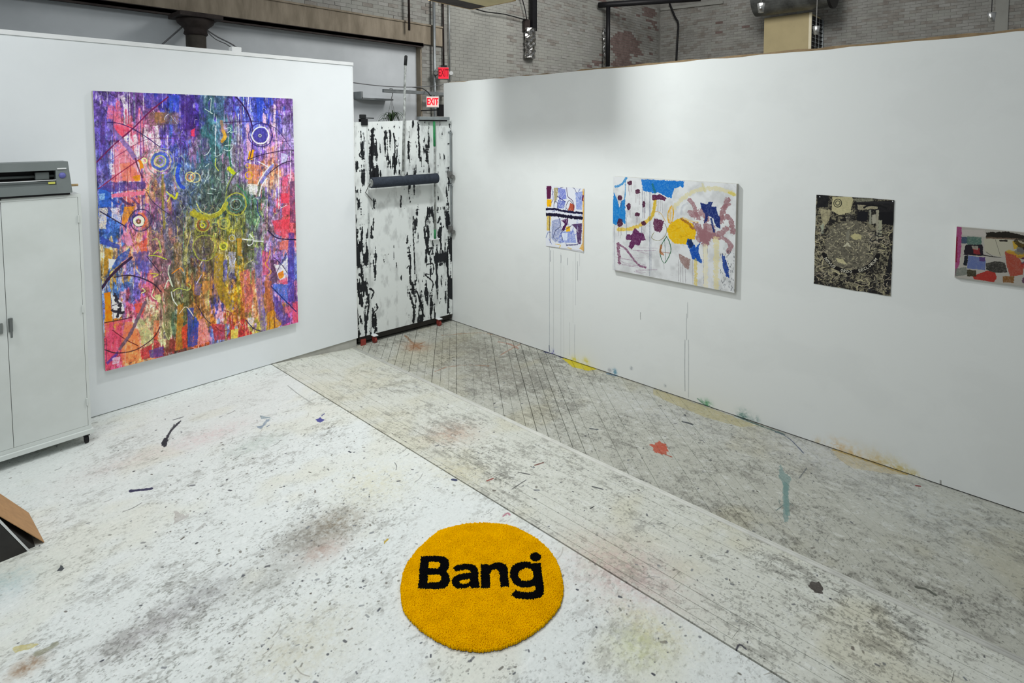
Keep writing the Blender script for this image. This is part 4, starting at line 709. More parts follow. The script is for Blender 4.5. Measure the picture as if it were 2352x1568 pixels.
# ================================================================ materials in use
M_floor = img_mat('worn_floor_paint', FA.a, rough=.5, mapping='pos', axes=((0, FX0, FX1-FX0), (1, FY0, FY1-FY0)), fine=.13, fscale=55, bump=.25, bscale=60)
M_mould = mat('moulding_paint', '#dcdcd4', .6, var=.05, scale=9)
M_wallr = img_mat('partition_paint', A7.a, rough=.7, mapping='pos', axes=((1, RW0, RW1-RW0), (2, RZB, RZT-RZB)), bump=.08, bscale=25)
M_walll = mat('white_wall_paint', '#e9edef', .7, var=.012, scale=1.6, bump=.05, bscale=30)
M_white = mat('white_trim_paint', '#e8eaea', .6, var=.02)
M_traypale = mat('pale_painted_board', '#c4b78c', .6, scale=4)
M_dark = mat('dark_gap', '#2b2824', .9, var=.1)
M_grey = mat('grey_filler', '#b2b1aa', .8, var=.06, scale=6)
M_tan = mat('raw_wood_edge', '#a08a6a', .8, var=.1, scale=12)
M_infill = mat('grey_block_infill', '#d2d8dc', .85, var=.03, scale=.8, bump=.1, bscale=14, col2='#c0c6ca')
M_conc = mat('stained_concrete', '#968c7c', .9, scale=3.0, col2='#7c7364', bump=.5, bscale=20, stretch=(2.2, 2.2, .5))
M_steel = mat('old_dark_steel', '#3a3330', .7, var=.2, scale=5, bump=.3, col2='#241c1b')
M_col = mat('column_paint', '#4b4740', .7, scale=4, col2='#38342f')
M_mortar = mat('mortar_backing', '#8e8d88', .95, var=.08, scale=3)
M_brick = mat('painted_brick', '#9a9a96', .9, scale=2.2, col2='#868580', bump=.6, bscale=30)
M_brick2 = mat('worn_painted_brick', '#918f89', .9, scale=5, col2='#7c7771', bump=.6, bscale=30)
M_brick3 = mat('bare_red_brick', '#7a6a66', .95, scale=7, col2='#665652', bump=.6, bscale=30)
M_plaster = mat('grey_render', '#989993', .9, scale=1.5, col2='#8c8d88', bump=.4, bscale=18)
M_galv = mat('galvanised_conduit', '#9aa0a2', .45, metal=.7, var=.08)
M_black = mat('black_metal', '#17171a', .5, var=.1)
M_foil = mat('crumpled_foil', '#c4c4c2', .25, metal=.95, var=.25, scale=14, bump=1.0, bscale=22)
M_tanp = mat('tan_panel_paint', '#b3a680', .7, var=.03, scale=2)
M_litedge = mat('lit_edge_cream', '#e4dcc0', .6, var=.02)  # pale tone of the air unit's lit edge, light put into the colour
M_cab = mat('cabinet_enamel', '#d9dedb', .42, var=.02, scale=2.2, col2='#d0d5d1')
M_handle = mat('handle_chrome', '#8f9492', .3, metal=.8, var=.05)
M_cut = mat('cutter_grey_plastic', '#757c7b', .5, var=.03)
M_cutd = mat('cutter_dark_plastic', '#191a1c', .4, var=.1)
M_cutl = mat('cutter_mid_plastic', '#5f6564', .5, var=.03)
M_blue = mat('blue_knob', '#6a6cb0', .35, var=.05)
M_yel = mat('yellow_sticker', '#d8d868', .5, var=.05)
M_wood = mat('pale_wood', '#b39a70', .7, scale=10, col2='#94794f', stretch=(4, 1, 4))
M_kraft = mat('kraft_cardboard', '#b98f64', .85, var=.05, scale=20)
M_bsheet = mat('black_sheet', '#3a3836', .6, var=.08)
M_roll = mat('dark_foam', '#333a45', .85, var=.1, scale=30, bump=.6, bscale=80)
M_pole = mat('paint_smeared_pole', '#a9adaa', .5, scale=22, col2='#6b6e6b')
M_grip = mat('black_grip', '#1d1f20', .6)
M_green = mat('green_tape', '#2f8a52', .5, var=.08, scale=30)
M_red = mat('red_caster', '#9c4038', .5, var=.1)
M_rugy = mat('yellow_tuft', '#eeb600', .95, spec=0.0, scale=14, col2='#e0a700')
M_rugb = mat('black_tuft', '#101013', .95, spec=0.0, var=.1)
M_rugs = mat('rug_backing', '#7c5c10', .95)
M_leaf = mat('spider_plant_leaf', '#3f5a34', .5, scale=30, col2='#2c3f28')
M_pot = mat('plant_pot', '#4a4a44', .6)
M_can = mat('canvas_side', '#c9c6bd', .9, var=.03)
M_stick = mat('screw_metal', '#7a7a78', .4, metal=.6)

# ================================================================ the setting
# platform (upper floor) with the dark gap under it, ramp and lower floor boards
bm = bmesh.new(); box(bm, -3.5, X1-.003, -3.5, 9.02, -.12, 0.0); floor = struct('floor', bm, M_floor)
bm = bmesh.new(); box(bm, X1-.003, 16.3, -3.5, 9.02, -.22, ZL-.022)
prism(bm, [(X1, -3.5, -.02), (X2, -3.5, ZL-.02), (X2, -3.5, -.2), (X1, -3.5, -.2)], (0, 9.3, 0))
obj('subfloor', bm, M_dark, floor)
bm = bmesh.new(); box(bm, XR+.09, 16.3, -3.5, 8.99, ZL-.022, ZL); obj('slab', bm, M_grey, floor)
bm = bmesh.new(); box(bm, X2, XR+.09, 6.6, 8.99, ZL-.022, ZL); obj('slab', bm, M_grey, floor)
def board(pts, t=.018):
    """pts: four (x,y,z) corners of a board's top"""
    bm = bmesh.new(); a = [bm.verts.new(p) for p in pts]; b = [bm.verts.new((p[0], p[1], p[2]-t)) for p in pts]
    e = .0012; c = [bm.verts.new((p[0], p[1], p[2]+.0)) for p in []]
    bm.faces.new(a); bm.faces.new(b[::-1])
    for i in range(4): bm.faces.new((a[i], b[i], b[(i+1) % 4], a[(i+1) % 4]))
    bmesh.ops.recalc_face_normals(bm, faces=bm.faces[:])
    return bm
# ramp boards run along the seam
def rz(x): return ZL*(x-X1)/(X2-X1)
xs = [X1+.006, X1+.052]
while xs[-1] < X2-.05: xs.append(min(xs[-1]+.0846, X2-.012))
for i, (a, b) in enumerate(zip(xs, xs[1:])):
    y = -1.6-random.uniform(0, 1.5)
    while y < 5.83:
        L_ = random.uniform(1.3, 3.2) if i else random.uniform(2.5, 3.5); y1 = min(y+L_, 5.86)
        if 5.86-y1 < .25: y1 = 5.86
        g = random.choice((.0006, .0008, .0012, .002)) if i else .0022; dz = random.uniform(-.0006, .0006)
        obj('plank', board([(a+g, y+.0008, rz(a)+dz), (b-g*.4, y+.0008, rz(b)+dz), (b-g*.4, y1-.0008, rz(b)+dz), (a+g, y1-.0008, rz(a)+dz)]), M_floor, floor)
        y = y1
# moulding where the ramp meets the lower floor
for a, r in ((X2-.006, .012), (X2+.016, .008)):
    bm = bmesh.new(); tube(bm, [(a, -1.5, ZL+.0005), (a, 2, ZL+.0005), (a, 5.86, ZL+.0005)], r, 8); obj('moulding', bm, M_mould, floor, smooth=True)
# lower floor boards, laid on the diagonal
sl = .751/.66; xl, xr = X2+.026, XR+.01; stepy = .083/.66; y0 = -3.1
while y0 < 6.55:
    far = sstep(1.0, 3.6, y0+1.2); g = (random.choice((.0006, .0008, .003))+far*random.choice((.0004, .0006, .003, .0055)))
    dz = random.uniform(-.0008, .0008); cuts = [xl]
    if random.random() < .35: cuts.append(random.uniform(xl+.25, xr-.25))
    cuts.append(xr)
    for ca, cb in zip(cuts, cuts[1:]):
        ya, yb = y0+(ca-xl)*sl, y0+(cb-xl)*sl; e = .001
        obj('plank', board([(ca+e, ya+g, ZL+dz), (cb-e, yb+g, ZL+dz), (cb-e, yb+stepy-g*.3, ZL+dz), (ca+e, ya+stepy-g*.3, ZL+dz)]), M_floor, floor)
    y0 += stepy
# left partition
bm = bmesh.new(); box(bm, -3.5, 3.572, YL, YL+.13, .007, HL-.035)
wl = struct('wall_left', bm, M_walll)
bm = bmesh.new(); box(bm, -3.5, 3.576, YL-.012, YL+.14, HL-.035, HL); obj('top_cap', bm, M_white, wl)
bm = bmesh.new(); box(bm, -3.5, 3.572, YL+.004, YL+.1, HL-.045, HL-.035); obj('cap_shadow_gap', bm, M_grey, wl)
bm = bmesh.new(); box(bm, 3.562, 3.5735, YL-.004, YL+.134, .01, HL-.06); obj('corner_bead', bm, M_white, wl)
bm = bmesh.new(); prism(bm, [(X1+.02, YL+.012, .006), (3.565, YL+.012, .006), (3.565, YL+.012, rz(3.565)+.002), (X1+.02, YL+.012, -.003)], (0, .05, 0))
o = struct('baseboard_left', bm, M_grey)
# right partition, its top edge uneven and raw
bm = bmesh.new(); N_ = 60; tops = []; bots = []
for i in range(N_+1):
    y = 5.871+(-2.2-5.871)*i/N_; zt = HR+random.uniform(-.006, .006)
    tops.append((bm.verts.new((XR, y, zt)), bm.verts.new((XR+.02, y, zt)))); bots.append((bm.verts.new((XR, y, ZL+.008)), bm.verts.new((XR+.02, y, ZL+.008))))
for i in range(N_):
    bm.faces.new((tops[i][0], tops[i+1][0], bots[i+1][0], bots[i][0])); bm.faces.new((tops[i][1], bots[i][1], bots[i+1][1], tops[i+1][1])); bm.faces.new((tops[i][0], tops[i][1], tops[i+1][1], tops[i+1][0]))
bm.faces.new((tops[0][0], bots[0][0], bots[0][1], tops[0][1]))
wr = struct('wall_right', bm, M_wallr)
bm = bmesh.new(); box(bm, XR+.021, XR+.085, -2.2, 5.862, ZL, HR-.01); obj('studs', bm, M_tan, wr)
bm = bmesh.new(); pts = []
for i in range(N_+1):
    y = 5.865+(-2.2-5.865)*i/N_; pts.append((XR+.088, y, HR+.012+random.uniform(-.005, .009)+(.012 if 15 < i < 45 else 0)))
a = [bm.verts.new(p) for p in pts]; b = [bm.verts.new((p[0], p[1], HR-.3)) for p in pts]; a2 = [bm.verts.new((p[0]+.012, p[1], p[2])) for p in pts]
for i in range(N_): bm.faces.new((a[i], a[i+1], b[i+1], b[i])); bm.faces.new((a[i], a2[i], a2[i+1], a[i+1]))
obj('back_sheet', bm, M_tan, wr)

# back wall of the hall: brick, concrete lintel, infilled opening
YB = 8.9; XO = 6.95; XB = 16.0
bm = bmesh.new(); box(bm, -3.5, XO, YB+.13, YB+.3, ZL, 4.03); box(bm, XO, XB+.3, YB+.012, YB+.3, ZL, 7.2); box(bm, -3.5, XO, YB+.012, YB+.3, 4.40, 7.2)
for f in bm.faces: f.material_index = 1
for f in list(bm.faces)[:6]: f.material_index = 0
wb = struct('wall_back', bm, [M_infill, M_mortar])
bm = bmesh.new(); box(bm, -3.5, 7.48, YB-.03, YB+.2, 4.05, 4.425); box(bm, -3.5, 7.47, YB-.05, YB+.2, 4.40, 4.43)
obj('concrete_lintel', bm, M_conc, wb)
bm = bmesh.new(); box(bm, -3.5, XO+.02, YB-.06, YB+.2, 4.0, 4.05); box(bm, -3.5, XO, YB-.06, YB-.05, 3.975, 4.06); obj('lintel_steel_angle', bm, M_steel, wb)
bm = bmesh.new(); box(bm, XO-.03, XO+.0, YB+.0, YB+.13, ZL, 4.0); obj('jamb', bm, M_conc, wb)
def brick_mesh(m, wv=.205, hv=.0605, t=.011):
    bm = bmesh.new(); j = lambda: random.uniform(-.003, .003)
    vs = [bm.verts.new((x+j(), y, zz+j())) for zz in (0, hv) for y in (0, t) for x in (0, wv)]
    for f in ((0, 2, 3, 1), (4, 5, 7, 6), (0, 1, 5, 4), (2, 6, 7, 3), (0, 4, 6, 2), (1, 3, 7, 5)): bm.faces.new([vs[i] for i in f])
    me = bpy.data.meshes.new('brick'); bm.to_mesh(me); bm.free(); me.materials.append(m); return me
BR = {0: [brick_mesh(M_brick) for _ in range(4)], 1: [brick_mesh(M_brick2) for _ in range(3)], 2: [brick_mesh(M_brick3) for _ in range(3)], 3: [brick_mesh(M_plaster) for _ in range(3)]}
def px_of(P):
    d = np.array(P)-CAM; zf = d@_fw; return CX+F_PX*(d@_rr)/zf, CY-F_PX*(d@_uu)/zf
def lay(face, parent):
    """face 'y': wall at y=YB running in x, face 'x': wall at x=XB running in -y; bricks only where the hall's upper wall shows"""
    found = []; ph = .0677
    for c in range(int((6.1-2.4)/ph)):
        zz = 2.4+c*ph; off = (c % 2)*.107
        for i in range(80):
            s_ = i*.2135+off
            P = (XO+.01+s_, YB, zz) if face == 'y' else (XB, YB-.02-s_, zz)
            if face == 'y' and (P[0] > XB-.21 or (P[0] < 7.50 and 3.97 < zz < 4.43) or (P[0] < 7.5 and P[0]+.2 > 7.5 and 3.95 < zz < 4.45)): continue
            x, y = px_of(P)
            top_edge = 190-.0903*(x-1040)
            if not (950 < x < 2420 and -14 < y < (300 if x < 1022 else top_edge+10)): continue
            found.append((P, x, y, (P[0]**2+P[1]**2)**.5))
    if face == 'y':     # above the lintel too
        for c in range(22):
            zz = 4.436+c*ph; off = (c % 2)*.107
            for i in range(26):
                P = (XO-.2-i*.2135-off, YB, zz); x, y = px_of(P)
                if 560 < x < 1010 and -14 < y < 70: found.append((P, x, y, (P[0]**2+P[1]**2)**.5))
    found.sort(key=lambda q: q[3]); rest = []
    for k, (P, x, y, d) in enumerate(found):
        r = random.random()
        if face == 'y':
            red = .0 if x < 1330 else (.12 if x < 1400 else .42); plas = 1.0 if 1022 < x < 1160 else (.5 if x < 1380 else .1)
        else: red, plas = .007, .2
        nz_ = tile(NZ, int(P[2]*24) % 400, int(P[2]*24) % 400+1, int((P[0]-P[1])*8) % 400, int((P[0]-P[1])*8) % 400+1, 0)[0, 0]
        red *= 2.4 if nz_ > .06 else .15
        t_ = 2 if r < red else (3 if random.random() < plas else (1 if random.random() < .3 else 0))
        mesh = random.choice(BR[t_]); R = Matrix.Rotation(-PI/2, 4, 'Z') if face == 'x' else Matrix.Identity(4)
        jit = random.uniform(-.007, -.002) if t_ != 3 else -.008
        T = Matrix.Translation((P[0]-(jit if face == 'x' else 0), P[1]-(jit if face == 'y' else 0), P[2]))
        if k < 290:
            o = bpy.data.objects.new('brick', mesh); C.objects.link(o); o.parent = parent; o.matrix_basis = T @ R
        else: rest.append((mesh, T @ R))
    if rest:
        bm = bmesh.new(); mats = []
        for me, M in rest:
            n0 = len(bm.faces); bm.from_mesh(me); bm.faces.ensure_lookup_table(); nv0 = len(bm.verts)-8; bm.verts.ensure_lookup_table()
            for v in bm.verts[nv0:]: v.co = M @ v.co
            m = me.materials[0]
            if m not in mats: mats.append(m)
            for f in bm.faces[n0:]: f.material_index = mats.index(m)
        o = obj('brick_courses', bm, mats, parent); o['kind'] = 'stuff'
lay('y', wb)
bm = bmesh.new(); box(bm, XB+.0115, XB+.3, -3.5, YB+.3, ZL, 7.2); wx = struct('wall_right_outer', bm, M_mortar)
lay('x', wx)
bm = bmesh.new(); y0_ = hit(2315, 60, 0, XB)[1]; y1_ = hit(2285, 60, 0, XB)[1]; box(bm, XB-.03, XB+.02, y0_, y1_, ZL, 7.1); obj('rendered_strip', bm, M_plaster, wx)
a = hit(1517, 19, 0, XB-.06); b = hit(1660, 2, 0, XB-.06)
bm = bmesh.new(); prism(bm, [(XB-.06, a[1], a[2]-.07), (XB-.06, b[1], b[2]-.07), (XB-.06, b[1], b[2]+.0), (XB-.06, a[1], a[2]+.0)], (.07, 0, 0)); obj('painted_ledge', bm, M_plaster, wx)

# ================================================================ things on the walls
def canvas(name, label, axis, P, A, th, group=None, rough=.55, mesh_uneven=0):
    M = img_mat(name+'_paint', A.a, rough=rough, mapping='UV', bump=.12 if th > .01 else .03, bscale=220)
    bm = bmesh.new(); uvl = bm.loops.layers.uv.new('uv')
    if axis == 1: c4 = [(P['x0'], P['y'], P['zb']), (P['x1'], P['y'], P['zb']), (P['x1'], P['y'], P['zt']), (P['x0'], P['y'], P['zt'])]; off = (0, th, 0)
    else: c4 = [(P['x'], P['y0'], P['zb']), (P['x'], P['y1'], P['zb']), (P['x'], P['y1'], P['zt']), (P['x'], P['y0'], P['zt'])]; off = (th, 0, 0)
    c4 = [Vector(c) for c in c4]; n1, n2 = 12, 14; grid = []
    for j in range(n2+1):
        row = []
        for i in range(n1+1):
            u, v = i/n1, j/n2; p = c4[0].lerp(c4[1], u).lerp(c4[3].lerp(c4[2], u), v)
            if mesh_uneven:
                e = mesh_uneven
                if i in (0, n1) or j in (0, n2): p += Vector((0, random.uniform(-e, e), random.uniform(-e, e)))
                p.x += -abs(math.sin(u*5+v*3))*e*.8
            row.append(bm.verts.new(p))
        grid.append(row)
    for j in range(n2):
        for i in range(n1):
            f = bm.faces.new((grid[j][i], grid[j][i+1], grid[j+1][i+1], grid[j+1][i]))
            for lp, (a, b) in zip(f.loops, ((i, j), (i+1, j), (i+1, j+1), (i, j+1))): lp[uvl].uv = (a/n1, b/n2)
    edge = [grid[0][i] for i in range(n1+1)]+[grid[j][n1] for j in range(1, n2+1)]+[grid[n2][i] for i in range(n1-1, -1, -1)]+[grid[j][0] for j in range(n2-1, 0, -1)]
    bk = [bm.verts.new(v.co+Vector(off)*(1)) for v in edge]
    for i in range(len(edge)):
        f = bm.faces.new((edge[i], bk[i], bk[(i+1) % len(edge)], edge[(i+1) % len(edge)])); f.material_index = 1
    f = bm.faces.new(bk); f.material_index = 1
    bmesh.ops.recalc_face_normals(bm, faces=bm.faces[:])
    o = obj(name, bm, [M, M_can]); tag(o, label, 'painting' if th > .01 or 'poster' not in name else 'poster', group); return o
canvas('abstract_painting', 'large tall canvas of purple, red and yellow streaks and circles on left partition', 1, P1, A1, .045, rough=.45)
canvas('paper_painting', 'small blue and yellow paper painting with two black bars and long drips below', 0, P2, A2, .003, mesh_uneven=.002)
canvas('abstract_painting', 'wide white canvas with bright blue patches, yellow blob and mauve flower shapes', 0, P3, A3, .038)
pst = canvas('printed_poster', 'black and cream poster crowded with drawing around a round seal', 0, P4, A4, .002, mesh_uneven=.002, rough=.6)
pst['category'] = 'poster'
canvas('abstract_painting', 'low wide canvas with magenta edge strip, red shapes and black bar, cut by frame', 0, P5, A5, .018)

# ---- steel storage cabinet
YC = 5.36; cab = thing('storage_cabinet', 'tall white two-door steel storage cabinet on casters against the left partition', 'cabinet', (.487, YC+.2, 0))
cx0, cx1, cz0, cz1 = .03, .943, .115, 1.932
bm = bmesh.new(); box(bm, cx0, cx1, YC+.02, YC+.42, cz0, cz1)
box(bm, cx0, cx0+.018, YC, YC+.02, cz0, cz1); box(bm, cx1-.018, cx1, YC, YC+.02, cz0, cz1); box(bm, cx0+.018, cx1-.018, YC, YC+.02, cz1-.022, cz1); box(bm, cx0+.018, cx1-.018, YC, YC+.02, cz0, cz0+.028)
obj('body', bm, M_cab, cab)
for s, (a, b) in enumerate(((cx0+.0195, .4845), (.4875, cx1-.0195))):
    d = obj('door', boxb(a, b, YC+.001, YC+.0195, cz0+.0295, cz1-.0235, .0015), M_cab, cab)
    if s == 1:
        hx = H(24, 728, 1, YC-.02).x
        bm = boxb(hx-.014, hx+.012, YC-.012, YC+.002, .985, 1.085, .004); tube(bm, [(hx, YC-.01, 1.078), (hx, YC-.034, 1.078)], .011, 12)
        prism(bm, [(hx-.008, YC-.03, 1.09), (hx+.01, YC-.03, 1.09), (hx+.004, YC-.045, .955), (hx-.008, YC-.045, .955)], (0, -.008, 0)); obj('handle', bm, M_handle, d, smooth=False)
        for hz in (H(176, 503, 1, YC).z, H(184, 710, 1, YC).z, .33):
            bm = bmesh.new(); tube(bm, [(cx1-.0205, YC-.004, hz-.028), (cx1-.0205, YC-.004, hz+.028)], .0055, 8); obj('hinge', bm, M_cab, d)
    else:
        bm = boxb(.44, .462, YC-.012, YC+.002, .985, 1.06, .004); obj('handle', bm, M_handle, d)
obj('shelf_screw', lathe([(.004, 0), (.004, .006)], 8, (.487, YC-.004, cz1-.008)), M_black, cab)
obj('base', boxb(cx0-.012, cx1+.014, YC-.016, YC+.43, .078, .114, .004), M_cab, cab)
for x, y in ((cx1-.03, YC+.03), (cx0+.04, YC+.03), (cx1-.03, YC+.38), (cx0+.04, YC+.38)):
    bm = bmesh.new(); tube(bm, [(x-.012, y, .031), (x+.012, y, .031)], .031, 14); box(bm, x-.02, x+.02, y-.02, y+.02, .058, .079); obj('caster', bm, M_black, cab)

# ---- vinyl cutter on the cabinet
ct = thing('vinyl_cutter', 'grey desktop vinyl cutter with dark slot and blue knob on the cabinet top', 'cutter', (.45, YC+.1, cz1))
x0, x1 = -.02, .888; zb, zt = cz1+.016, 2.180; yf = YC-.005
sx0 = .80                                   # the slot ends here, control pod to the right
def bar(pr, a, b, name, m):
    bm = bmesh.new(); prism(bm, [(a, y, z_) for y, z_ in pr], (b-a, 0, 0)); return obj(name, bm, m, ct)
bar([(yf, 2.118), (yf+.006, zt), (yf+.2, zt), (yf+.2, 2.118)], x0, sx0, 'top_cover', M_cut)
bar([(yf-.02, zb), (yf-.016, 2.012), (yf+.2, 2.012), (yf+.2, zb)], x0, sx0, 'lower_housing', M_cut)
bar([(yf-.004, 2.012), (yf+.05, 2.045), (yf+.2, 2.045), (yf+.2, 2.012)], x0, sx0, 'feed_bed', M_cutl)
bar([(yf+.1, 2.03), (yf+.1, 2.118), (yf+.2, 2.118), (yf+.2, 2.03)], x0, sx0, 'slot_back', M_cutd)
bm = bmesh.new(); prism(bm, [(sx0, yf-.02, zb), (x1+.003, yf-.02, zb), (x1-.012, yf+.006, zt), (sx0, yf+.006, zt)], (0, .2, 0)); obj('end_pod', bm, M_cut, ct)
obj('roller_bar', tubeb([(x0+.01, yf+.06, 2.075), (sx0, yf+.06, 2.075)], .011, 10), M_cutl, ct, smooth=True)
obj('cut_rail', boxb(x0+.01, sx0, yf-.001, yf+.004, 2.045, 2.050), M_white, ct)
obj('carriage', boxb(.685, .765, yf+.02, yf+.075, 2.052, 2.108, .006), M_cutl, ct)
kp = H(144, 403, 1, yf-.02); bm = bmesh.new(); bmesh.ops.create_uvsphere(bm, u_segments=20, v_segments=10, radius=.022, matrix=Matrix.Translation((kp.x, yf-.006, kp.z)) @ Matrix.Diagonal((1, .7, 1, 1))); obj('knob', bm, M_blue, ct, smooth=True)
lp = H(142, 387, 1, yf-.01); obj('label_strip', boxb(lp.x-.027, lp.x+.027, yf-.008, yf+.004, lp.z-.005, lp.z+.004), M_white, ct)
sp_ = H(119, 421, 1, yf-.005); obj('warning_sticker', boxb(sp_.x-.02, sp_.x+.02, yf-.006, yf+.002, 2.019, 2.034), M_yel, ct)
obj('foot_rail', boxb(x0+.01, x1-.01, yf-.01, yf+.18, cz1+.001, zb, .002), M_cutd, ct)
bm = bmesh.new(); tube(bm, [(x1-.01, yf+.02, 2.0), (x1+.045, yf+.02, 2.0)], .009, 8); obj('media_bar', bm, M_wood, ct)

# ---- folded box at lower left
A_ = H(102, 1247, 2, .002); D_ = H(67, 1182, 2, .002)
bx = thing('cardboard_box', 'folded cardboard box with black front and brown sloping flap, lower left', 'box', (.3, 4.4, 0))
yF, yK = 4.228, 4.63
up_ = H(0, 1187, 1, yF); slope = (up_.z)/(A_.x-up_.x); Lx = A_.x-.12
bm = bmesh.new(); prism(bm, [(A_.x, yF, .003), (A_.x-Lx, yF, .003+slope*Lx), (A_.x-Lx, yK, .003+slope*Lx), (D_.x, yK, .003)], (0, 0, .006)); obj('flap', bm, M_kraft, bx)
b2 = H(60, 1262, 2, 0); up2 = H(0, 1203, 1, yF-.012); s2 = up2.z/(b2.x-up2.x); L2_ = b2.x-.12
bm = bmesh.new(); prism(bm, [(b2.x, yF-.012, .0), (b2.x-L2_, yF-.012, s2*L2_), (b2.x-L2_, yF-.012, 0)], (0, .004, 0)); obj('front_panel', bm, M_bsheet, bx)
bm = bmesh.new(); prism(bm, [(b2.x+.004, yF-.0125, .0), (b2.x+.012, yF-.0125, 0), (b2.x-L2_+.008, yF-.0125, s2*L2_+.006), (b2.x-L2_, yF-.0125, s2*L2_)], (0, .02, 0)); obj('white_edge', bm, M_white, bx)
bm = bmesh.new(); prism(bm, [(D_.x-.02, yF+.004, .001), (A_.x-Lx, yF+.004, slope*Lx-.004), (A_.x-Lx, yF+.004, .0)], (0, .39, 0)); obj('body', bm, M_bsheet, bx)

# ---- rolling panel between the partitions
ang = math.atan2(pdn.y, pdn.x)
pn = thing('rolling_panel', 'tall panel smeared with black and white paint, on casters between the partitions', 'panel', PA+pdn*PLEN/2)
M_pan = img_mat('panel_smears', A6.a, rough=.5, mapping='UV', bump=.25, bscale=120)
bm = bmesh.new(); uvl = bm.loops.layers.uv.new('uv'); a, b = PA, PA+pdn*PLEN
f = bm.faces.new([bm.verts.new((p.x, p.y, zz)) for p, zz in ((a, PZ0), (b, PZ0), (b, PZ1+.03), (a, PZ1-.02))])
for lpp, uv in zip(f.loops, ((0, 0), (1, 0), (1, 1), (0, 1))): lpp[uvl].uv = uv
vs = f.verts[:]; bk = [bm.verts.new(v.co-pnn*.036) for v in vs]
for i in range(4): bm.faces.new((vs[i], bk[i], bk[(i+1) % 4], vs[(i+1) % 4])).material_index = 1
bm.faces.new(bk[::-1]).material_index = 1; bmesh.ops.recalc_face_normals(bm, faces=bm.faces[:])
obj('painted_board', bm, [M_pan, M_white], pn)
def loc_box(u0, u1, v0, v1, z0, z1, bev=0):   # along the panel, outward from its face
    bm = boxb(u0, u1, v0, v1, z0, z1, bev); M = Matrix.Translation(PA) @ Matrix(((pdn.x, pnn.x, 0, 0), (pdn.y, pnn.y, 0, 0), (0, 0, 1, 0), (0, 0, 0, 1)))
    bmesh.ops.transform(bm, matrix=M, verts=bm.verts[:]); bmesh.ops.recalc_face_normals(bm, faces=bm.faces[:]); return bm
def PP(u, v, z_): return PA+pdn*u+pnn*v+Vector((0, 0, z_))
obj('bottom_rail', loc_box(.01, PLEN-.01, -.035, -.005, -.06, -.001), M_dark, pn)
for px_, side in ((862, 0), (995, 1)):
    u = {0: .19, 1: 1.10}[side]
    bm = loc_box(u-.025, u+.035, -.02, .07, -.012, -.002, .003); obj('caster_plate', bm, M_white, pn)
    bm = bmesh.new(); tube(bm, [PP(u-.008, .03, ZL+.036), PP(u+.022, .03, ZL+.036)], .036, 16); bb = loc_box(u-.014, u-.009, .005, .055, ZL+.03, -.01); bb.to_mesh(bpy.data.meshes.new('t')); bb.free()
    obj('caster', bm, M_red, pn)
    obj('caster_fork', loc_box(u-.016, u-.009, .01, .05, ZL+.03, -.012), M_red, pn)
obj('caster_bolt', loc_box(.03, .09, .0, .02, ZL+.002, -.03), M_red, pn)
# dark sheet standing in for the shade under the panel, behind the casters
bm = loc_box(.0, PLEN, -.10, -.08, ZL+.0, .12); obj('gap_shade_sheet', bm, M_dark, pn)

def upx(px, py, v):
    """panel coordinate u and height of a photo point on the plane v outside the panel face"""
    d = _fw*F_PX+_rr*(px-CX)-_uu*(py-CY); nn = np.array(pnn); t = (nn@(np.array(PA+pnn*v)-CAM))/(d@nn); P = CAM+d*t
    return float((P-np.array(PA))@np.array(pdn)), float(P[2])
# big roller on a pole
v = .14; (ua, za), (ub, zb_) = upx(853, 420, v), upx(1003, 409, v)
rl = thing('paint_roller', 'long dark blue foam roller on a tall pole hung across the smeared panel', 'roller', PP((ua+ub)/2, 0, 1.6))
obj('foam_sleeve', tubeb([PP(ua, v, za), PP((ua+ub)/2, v, (za+zb_)/2), PP(ub, v, zb_)], .062, 24), M_roll, rl, smooth=False)
bm = bmesh.new(); tube(bm, [PP(ua-.008, v, za), PP(ua, v, za)], .045, 16); tube(bm, [PP(ua-.02, v, za), PP(ua-.008, v, za)], .012, 8); obj('end_cap', bm, M_pole, rl)
u0, z0_ = upx(925, 402, v); u1, z1_ = upx(931, 150, v); u2, z2_ = upx(932.5, 127, v)
obj('pole', tubeb([PP(u0, v, z0_-.03), PP(u1, v, z1_)], .0145, 12), M_pole, rl, smooth=True)
obj('grip', tubeb([PP(u1, v, z1_), PP(u2, v, z2_-.01), PP(u2, v, z2_)], [.0185, .0185, .010], 12), M_grip, rl, smooth=True)
bm = bmesh.new(); tube(bm, [PP(u0+.03, .001, z0_+.0), PP(u0+.03, v, z0_)], .006, 8); obj('hanging_hook', bm, M_stick, rl); bm = bmesh.new(); tube(bm, [PP(ua-.015, v, za), PP(ua-.015, .02, za-.12), PP(ua+.08, .004, za-.22)], .005, 8); obj('hanging_hook', bm, M_stick, rl)
obj('socket', lathe([(.028, -.045), (.028, .0), (.018, .05)], 14, PP(u0, v, z0_-.005)), M_pole, rl)
